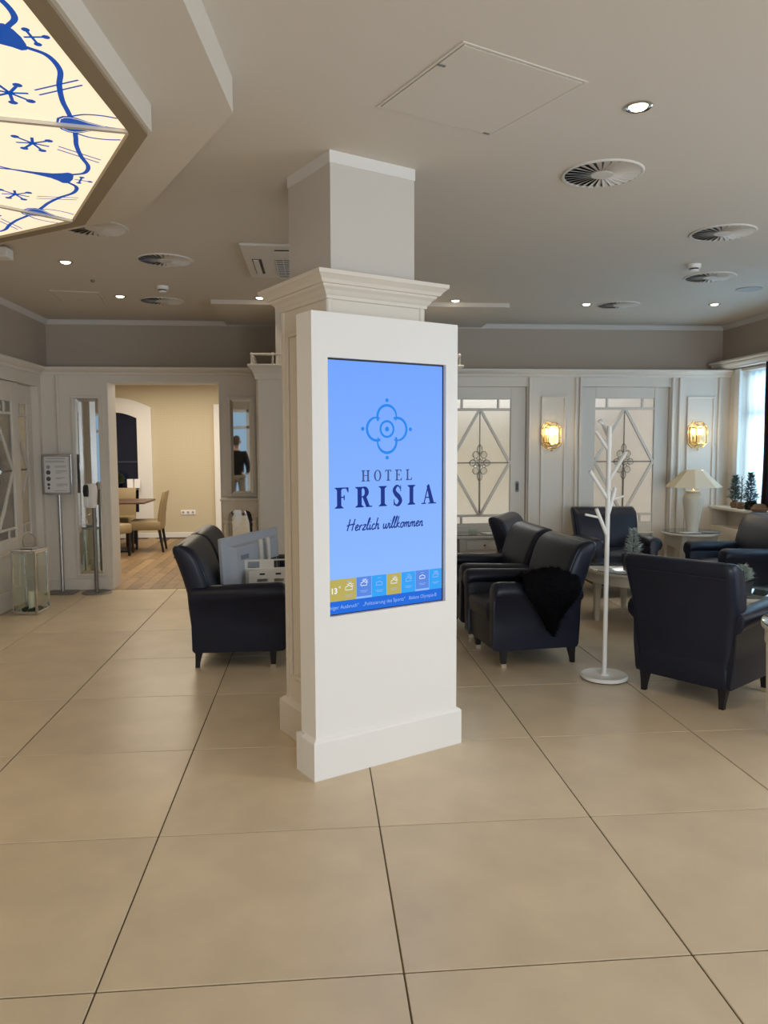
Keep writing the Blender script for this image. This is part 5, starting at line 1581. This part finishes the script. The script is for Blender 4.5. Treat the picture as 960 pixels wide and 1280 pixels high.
for k, ((x, y), l) in enumerate(SPOTS):
    o = dp_ if k == 0 else copy_tree(dp_)
    o.location = (x, y, ZC)
    tag(o, l, 'ceiling light', 'recessed downlights')
    light('downlight_beam', 'SPOT', (x, y, ZC - 0.02), 8 if k == 6 else (28 if 0 < k < 6 else 44), (1.0, 0.80, 0.54), spot_size=math.radians(88), spot_blend=0.8, shadow_soft_size=0.035)

def detector(label, x, y):
    t = empty('smoke_detector', (x, y, ZC), 0, label, 'detector', 'smoke detectors')
    MB().lathe([(0.052, 0), (0.052, -0.022), (0.046, -0.03), (0, -0.03)], n=20, cap1=False).build('base', M['whiteplastic'], t, smooth=True, angle=40)
    MB().lathe([(0.034, -0.0305), (0.034, -0.040), (0, -0.040)], n=16, cap1=False).build('sensor_gap', M['black'], t)
    MB().lathe([(0.038, -0.0405), (0.034, -0.052), (0, -0.055)], n=16, cap1=False).build('cap', M['whiteplastic'], t, smooth=True)
detector('small white smoke detector at the right between two swirl vents', 2.952, 5.93)
detector('small white smoke detector at the left in front of a swirl vent', -1.328, 7.05)
dk = MB().lathe([(0.11, 0), (0.11, -0.006), (0.10, -0.010), (0, -0.010)], n=28, cap1=False).build('ceiling_speaker', M['steel'], loc=(3.905, 6.80, ZC))
tag(dk, 'flat grey round ceiling speaker near the right wall', 'speaker')
sp_ = MB().lathe([(0.018, 0), (0.016, -0.012), (0.006, -0.02), (0, -0.022)], n=10, cap1=False).build('sprinkler', M['darksteel'], loc=(-1.858, 6.827, ZC))
tag(sp_, 'tiny dark sensor on the ceiling between the two left downlights', 'sensor')
fx = empty('ceiling_fixture', (-2.18, 5.72, ZC), 0, 'small white box-shaped fixture hanging beyond the backlit panels at the left edge', 'fixture')
MB().cbox(-0.07, 0.07, -0.06, 0.06, -0.09, -0.02, 0.006).build('housing', M['whiteplastic'], fx)
MB().cbox(-0.03, 0.03, -0.03, 0.03, -0.021, 0.0, 0.003).build('mount', M['steel'], fx)

# access hatches
def hatch(label, c, w, h, rz, clips):
    t = empty('ceiling_hatch', (c[0], c[1], ZC), rz, label, 'hatch', 'access hatches in the ceiling')
    f = MB()
    a, b = w / 2, h / 2
    f.cbox(-a, a, -b, -b + 0.012, -0.004, 0.0, 0.001).cbox(-a, a, b - 0.012, b, -0.004, 0.0, 0.001).cbox(-a, -a + 0.012, -b + 0.012, b - 0.012, -0.004, 0, 0.001).cbox(a - 0.012, a, -b + 0.012, b - 0.012, -0.004, 0, 0.001)
    f.build('frame', M['ceil'], t)
    MB().cbox(-a + 0.016, a - 0.016, -b + 0.016, b - 0.016, -0.005, -0.0005, 0.001).build('cover', M['ceil'], t)
    MB().box(-a + 0.012, a - 0.012, -b + 0.012, b - 0.012, -0.0006, 0.0).build('shadow_gap', M['print_mid'], t)
    for x, y in clips: MB().cbox(x - 0.016, x + 0.016, y - 0.006, y + 0.006, -0.008, -0.005, 0.001).build('latch', M['darksteel'], t)
hatch('flush square ceiling access hatch in front of the pillar', (0.662, 3.174), 0.60, 0.605, math.radians(25.7), [(0.26, 0.28), (-0.27, -0.13)])
hatch('faint flush ceiling access hatch near the back left corner', (-2.20, 7.62), 0.42, 0.62, math.radians(8), [])

# cassette air conditioner
ac = empty('air_conditioner', (-0.06, 6.03, ZC), 0, 'square ceiling cassette air conditioner half hidden by the pillar', 'air conditioner')
MB().cbox(-0.46, 0.46, -0.52, 0.52, -0.02, 0, 0.008).build('panel', M['white_trim'], ac)
gr = MB().box(-0.235, 0.235, -0.10, 0.42, -0.0215, -0.0202).build('intake', M['black'], ac)
for k in range(9): MB().box(-0.235, 0.235, -0.085 + k * 0.06, -0.078 + k * 0.06, -0.028, -0.0217).build('grille_bar', M['white_trim'], ac)
for k in range(9): MB().box(-0.23 + k * 0.056, -0.224 + k * 0.056, -0.10, 0.42, -0.0265, -0.0217).build('grille_bar', M['white_trim'], ac)
for (x0, x1, y0, y1) in ((-0.40, -0.33, -0.12, 0.36), (0.33, 0.40, -0.12, 0.36), (-0.22, 0.22, -0.40, -0.34), (-0.22, 0.22, 0.455, 0.50)):
    so_ = MB().box(x0, x1, y0, y1, -0.0215, -0.0202).build('outlet_slot', M['black'], ac)
    fl_ = MB()
    if x1 - x0 < y1 - y0: fl_.bar(((x0 + x1) / 2 - 0.006, y0, -0.028), ((x0 + x1) / 2 - 0.006, y1, -0.028), 0.04, 0.006)
    else: fl_.bar((x0, (y0 + y1) / 2, -0.028), (x1, (y0 + y1) / 2, -0.028), 0.035, 0.006)
    fl_.build('louvre', M['white_trim'], so_)

# ------------------------------------------------------------------ the man reflected in the narrow mirror
def skin(name, m, parent, joints, bones, sub=2, root=0):
    me = bpy.data.meshes.new(name)
    me.from_pydata([j[0] for j in joints], bones, [])
    me.materials.append(m)
    o = bpy.data.objects.new(name, me)
    COL.objects.link(o)
    o.parent = parent
    md = o.modifiers.new('skin', 'SKIN')
    md.use_smooth_shade = True
    if not me.skin_vertices: me.skin_vertices.new()
    for v, j in zip(me.skin_vertices[0].data, joints):
        r = j[1] if isinstance(j[1], tuple) else (j[1], j[1])
        v.radius = r
        v.use_root = False
    me.skin_vertices[0].data[root].use_root = True
    sb = o.modifiers.new('sub', 'SUBSURF')
    sb.levels = sb.render_levels = sub
    return o
# faces -y (his back to the mirror)
man = empty('person', (-1.80, -0.45, 0), math.radians(6), 'man in black sweater and grey trousers seen from behind in the narrow mirror', 'person')
J, B_ = [], []
def jn(p, r, parent_=None):
    J.append((p, r))
    if parent_ is not None: B_.append((parent_, len(J) - 1))
    return len(J) - 1
pel_ = jn((0, 0.01, 0.94), (0.155, 0.11))
w1 = jn((0, 0.0, 1.10), (0.140, 0.10), pel_)
ch_ = jn((0, 0.01, 1.30), (0.165, 0.115), w1)
nk0 = jn((0, 0.02, 1.46), (0.085, 0.075), ch_)
nk = jn((0, 0.005, 1.53), 0.056, nk0)
hd0 = jn((0, -0.02, 1.61), (0.070, 0.085), nk)
hd1 = jn((0, -0.01, 1.69), (0.078, 0.098), hd0)
hd2 = jn((0, 0.0, 1.755), (0.060, 0.075), hd1)
for s in (1, -1):
    h0 = jn((s * 0.10, 0.01, 0.88), 0.092, pel_)
    k0 = jn((s * 0.115, -0.01, 0.50), 0.062, h0)
    a0 = jn((s * 0.125, 0.03, 0.09), 0.042, k0)
    jn((s * 0.14, -0.13, 0.045), 0.036, a0)
    s0 = jn((s * 0.185, 0.02, 1.41), 0.062, ch_)
    e0 = jn((s * 0.255, 0.04, 1.12), 0.046, s0)
    wr = jn((s * 0.215, -0.16, 0.98), 0.031, e0)
    pm = jn((s * 0.19, -0.23, 0.965), (0.036, 0.022), wr)
    for f_, (dx, L_) in enumerate(((-0.027, 0.070), (-0.009, 0.080), (0.009, 0.076), (0.026, 0.062))):
        f1 = jn((s * 0.188 + dx, -0.262, 0.962), 0.009, pm)
        f2 = jn((s * 0.186 + dx, -0.262 - L_ * 0.5, 0.950), 0.0085, f1)
        jn((s * 0.184 + dx, -0.262 - L_ * 0.8, 0.925), 0.0075, f2)
    t1 = jn((s * 0.155, -0.215, 0.962), 0.011, wr)
    jn((s * 0.140, -0.255, 0.952), 0.009, t1)
skin('body', M['skin'], man, J, B_)
SJ = [((0, 0.01, 0.86), (0.178, 0.130)), ((0, 0.01, 0.95), (0.176, 0.129)), ((0, 0.0, 1.10), (0.165, 0.122)), ((0, 0.01, 1.30), (0.188, 0.135)), ((0, 0.02, 1.45), (0.11, 0.09)), ((0, 0.012, 1.50), (0.066, 0.066))]
SB = [(0, 1), (1, 2), (2, 3), (3, 4), (4, 5)]
for s in (1, -1):
    b0 = len(SJ)
    SJ += [((s * 0.190, 0.02, 1.41), 0.080), ((s * 0.262, 0.04, 1.12), 0.062), ((s * 0.220, -0.145, 0.985), 0.044)]
    SB += [(3, b0), (b0, b0 + 1), (b0 + 1, b0 + 2)]
skin('sweater', M['sweater'], man, SJ, SB)
TJ = [((0, 0.01, 0.96), (0.168, 0.122))]
TB = []
for s in (1, -1):
    b0 = len(TJ)
    TJ += [((s * 0.10, 0.01, 0.86), 0.108), ((s * 0.115, -0.01, 0.50), 0.082), ((s * 0.125, 0.025, 0.10), 0.068)]
    TB += [(0, b0), (b0, b0 + 1), (b0 + 1, b0 + 2)]
skin('trousers', M['trousers'], man, TJ, TB)
for s in (1, -1):
    skin('shoe', M['black'], man, [((s * 0.125, 0.055, 0.045), 0.044), ((s * 0.13, -0.05, 0.045), 0.044), ((s * 0.142, -0.16, 0.036), 0.036)], [(0, 1), (1, 2)], 1)
hr = MB()
secs = []
for z, r, cy in ((1.60, 0.078, 0.042), (1.66, 0.098, 0.025), (1.72, 0.104, 0.012), (1.77, 0.092, 0.004), (1.805, 0.062, 0.0), (1.82, 0.02, 0.0)):
    secs.append([(r * 0.86 * math.cos(a), cy + r * math.sin(a) * (1.0 if math.sin(a) > 0 else (0.25 if z < 1.74 else 0.9)), z) for a in [2 * PI * i / 20 for i in range(20)]])
hr.loft(secs).build('hair', M['hair'], man, smooth=True, angle=70)
fc = MB()
fc.loft([[(0.012 * math.cos(a) * k, -0.118 - d, 1.655 + zz + 0.012 * math.sin(a) * k) for a in [2 * PI * i / 8 for i in range(8)]] for k, d, zz in ((1.2, -0.02, 0.0), (1.0, 0.006, -0.012), (0.5, 0.012, -0.016))])
for s in (1, -1): fc.lathe([(0.0, -0.03), (0.016, -0.015), (0.020, 0.01), (0.0, 0.03)], c=(s * 0.092, 0.0, 1.67), n=8, cap0=False, cap1=False)
fc.build('nose_and_ears', M['skin'], man, smooth=True, angle=80)
ey = MB()
for s in (1, -1): ey.lathe([(0.0, -0.010), (0.010, 0.0), (0.0, 0.010)], c=(s * 0.033, -0.112, 1.69), n=8, cap0=False, cap1=False)
ey.build('eyes', M['black'], man)
MB().cbox(-0.025, 0.025, -0.122, -0.105, 1.612, 1.620, 0.002).build('mouth', M['hair'], man)
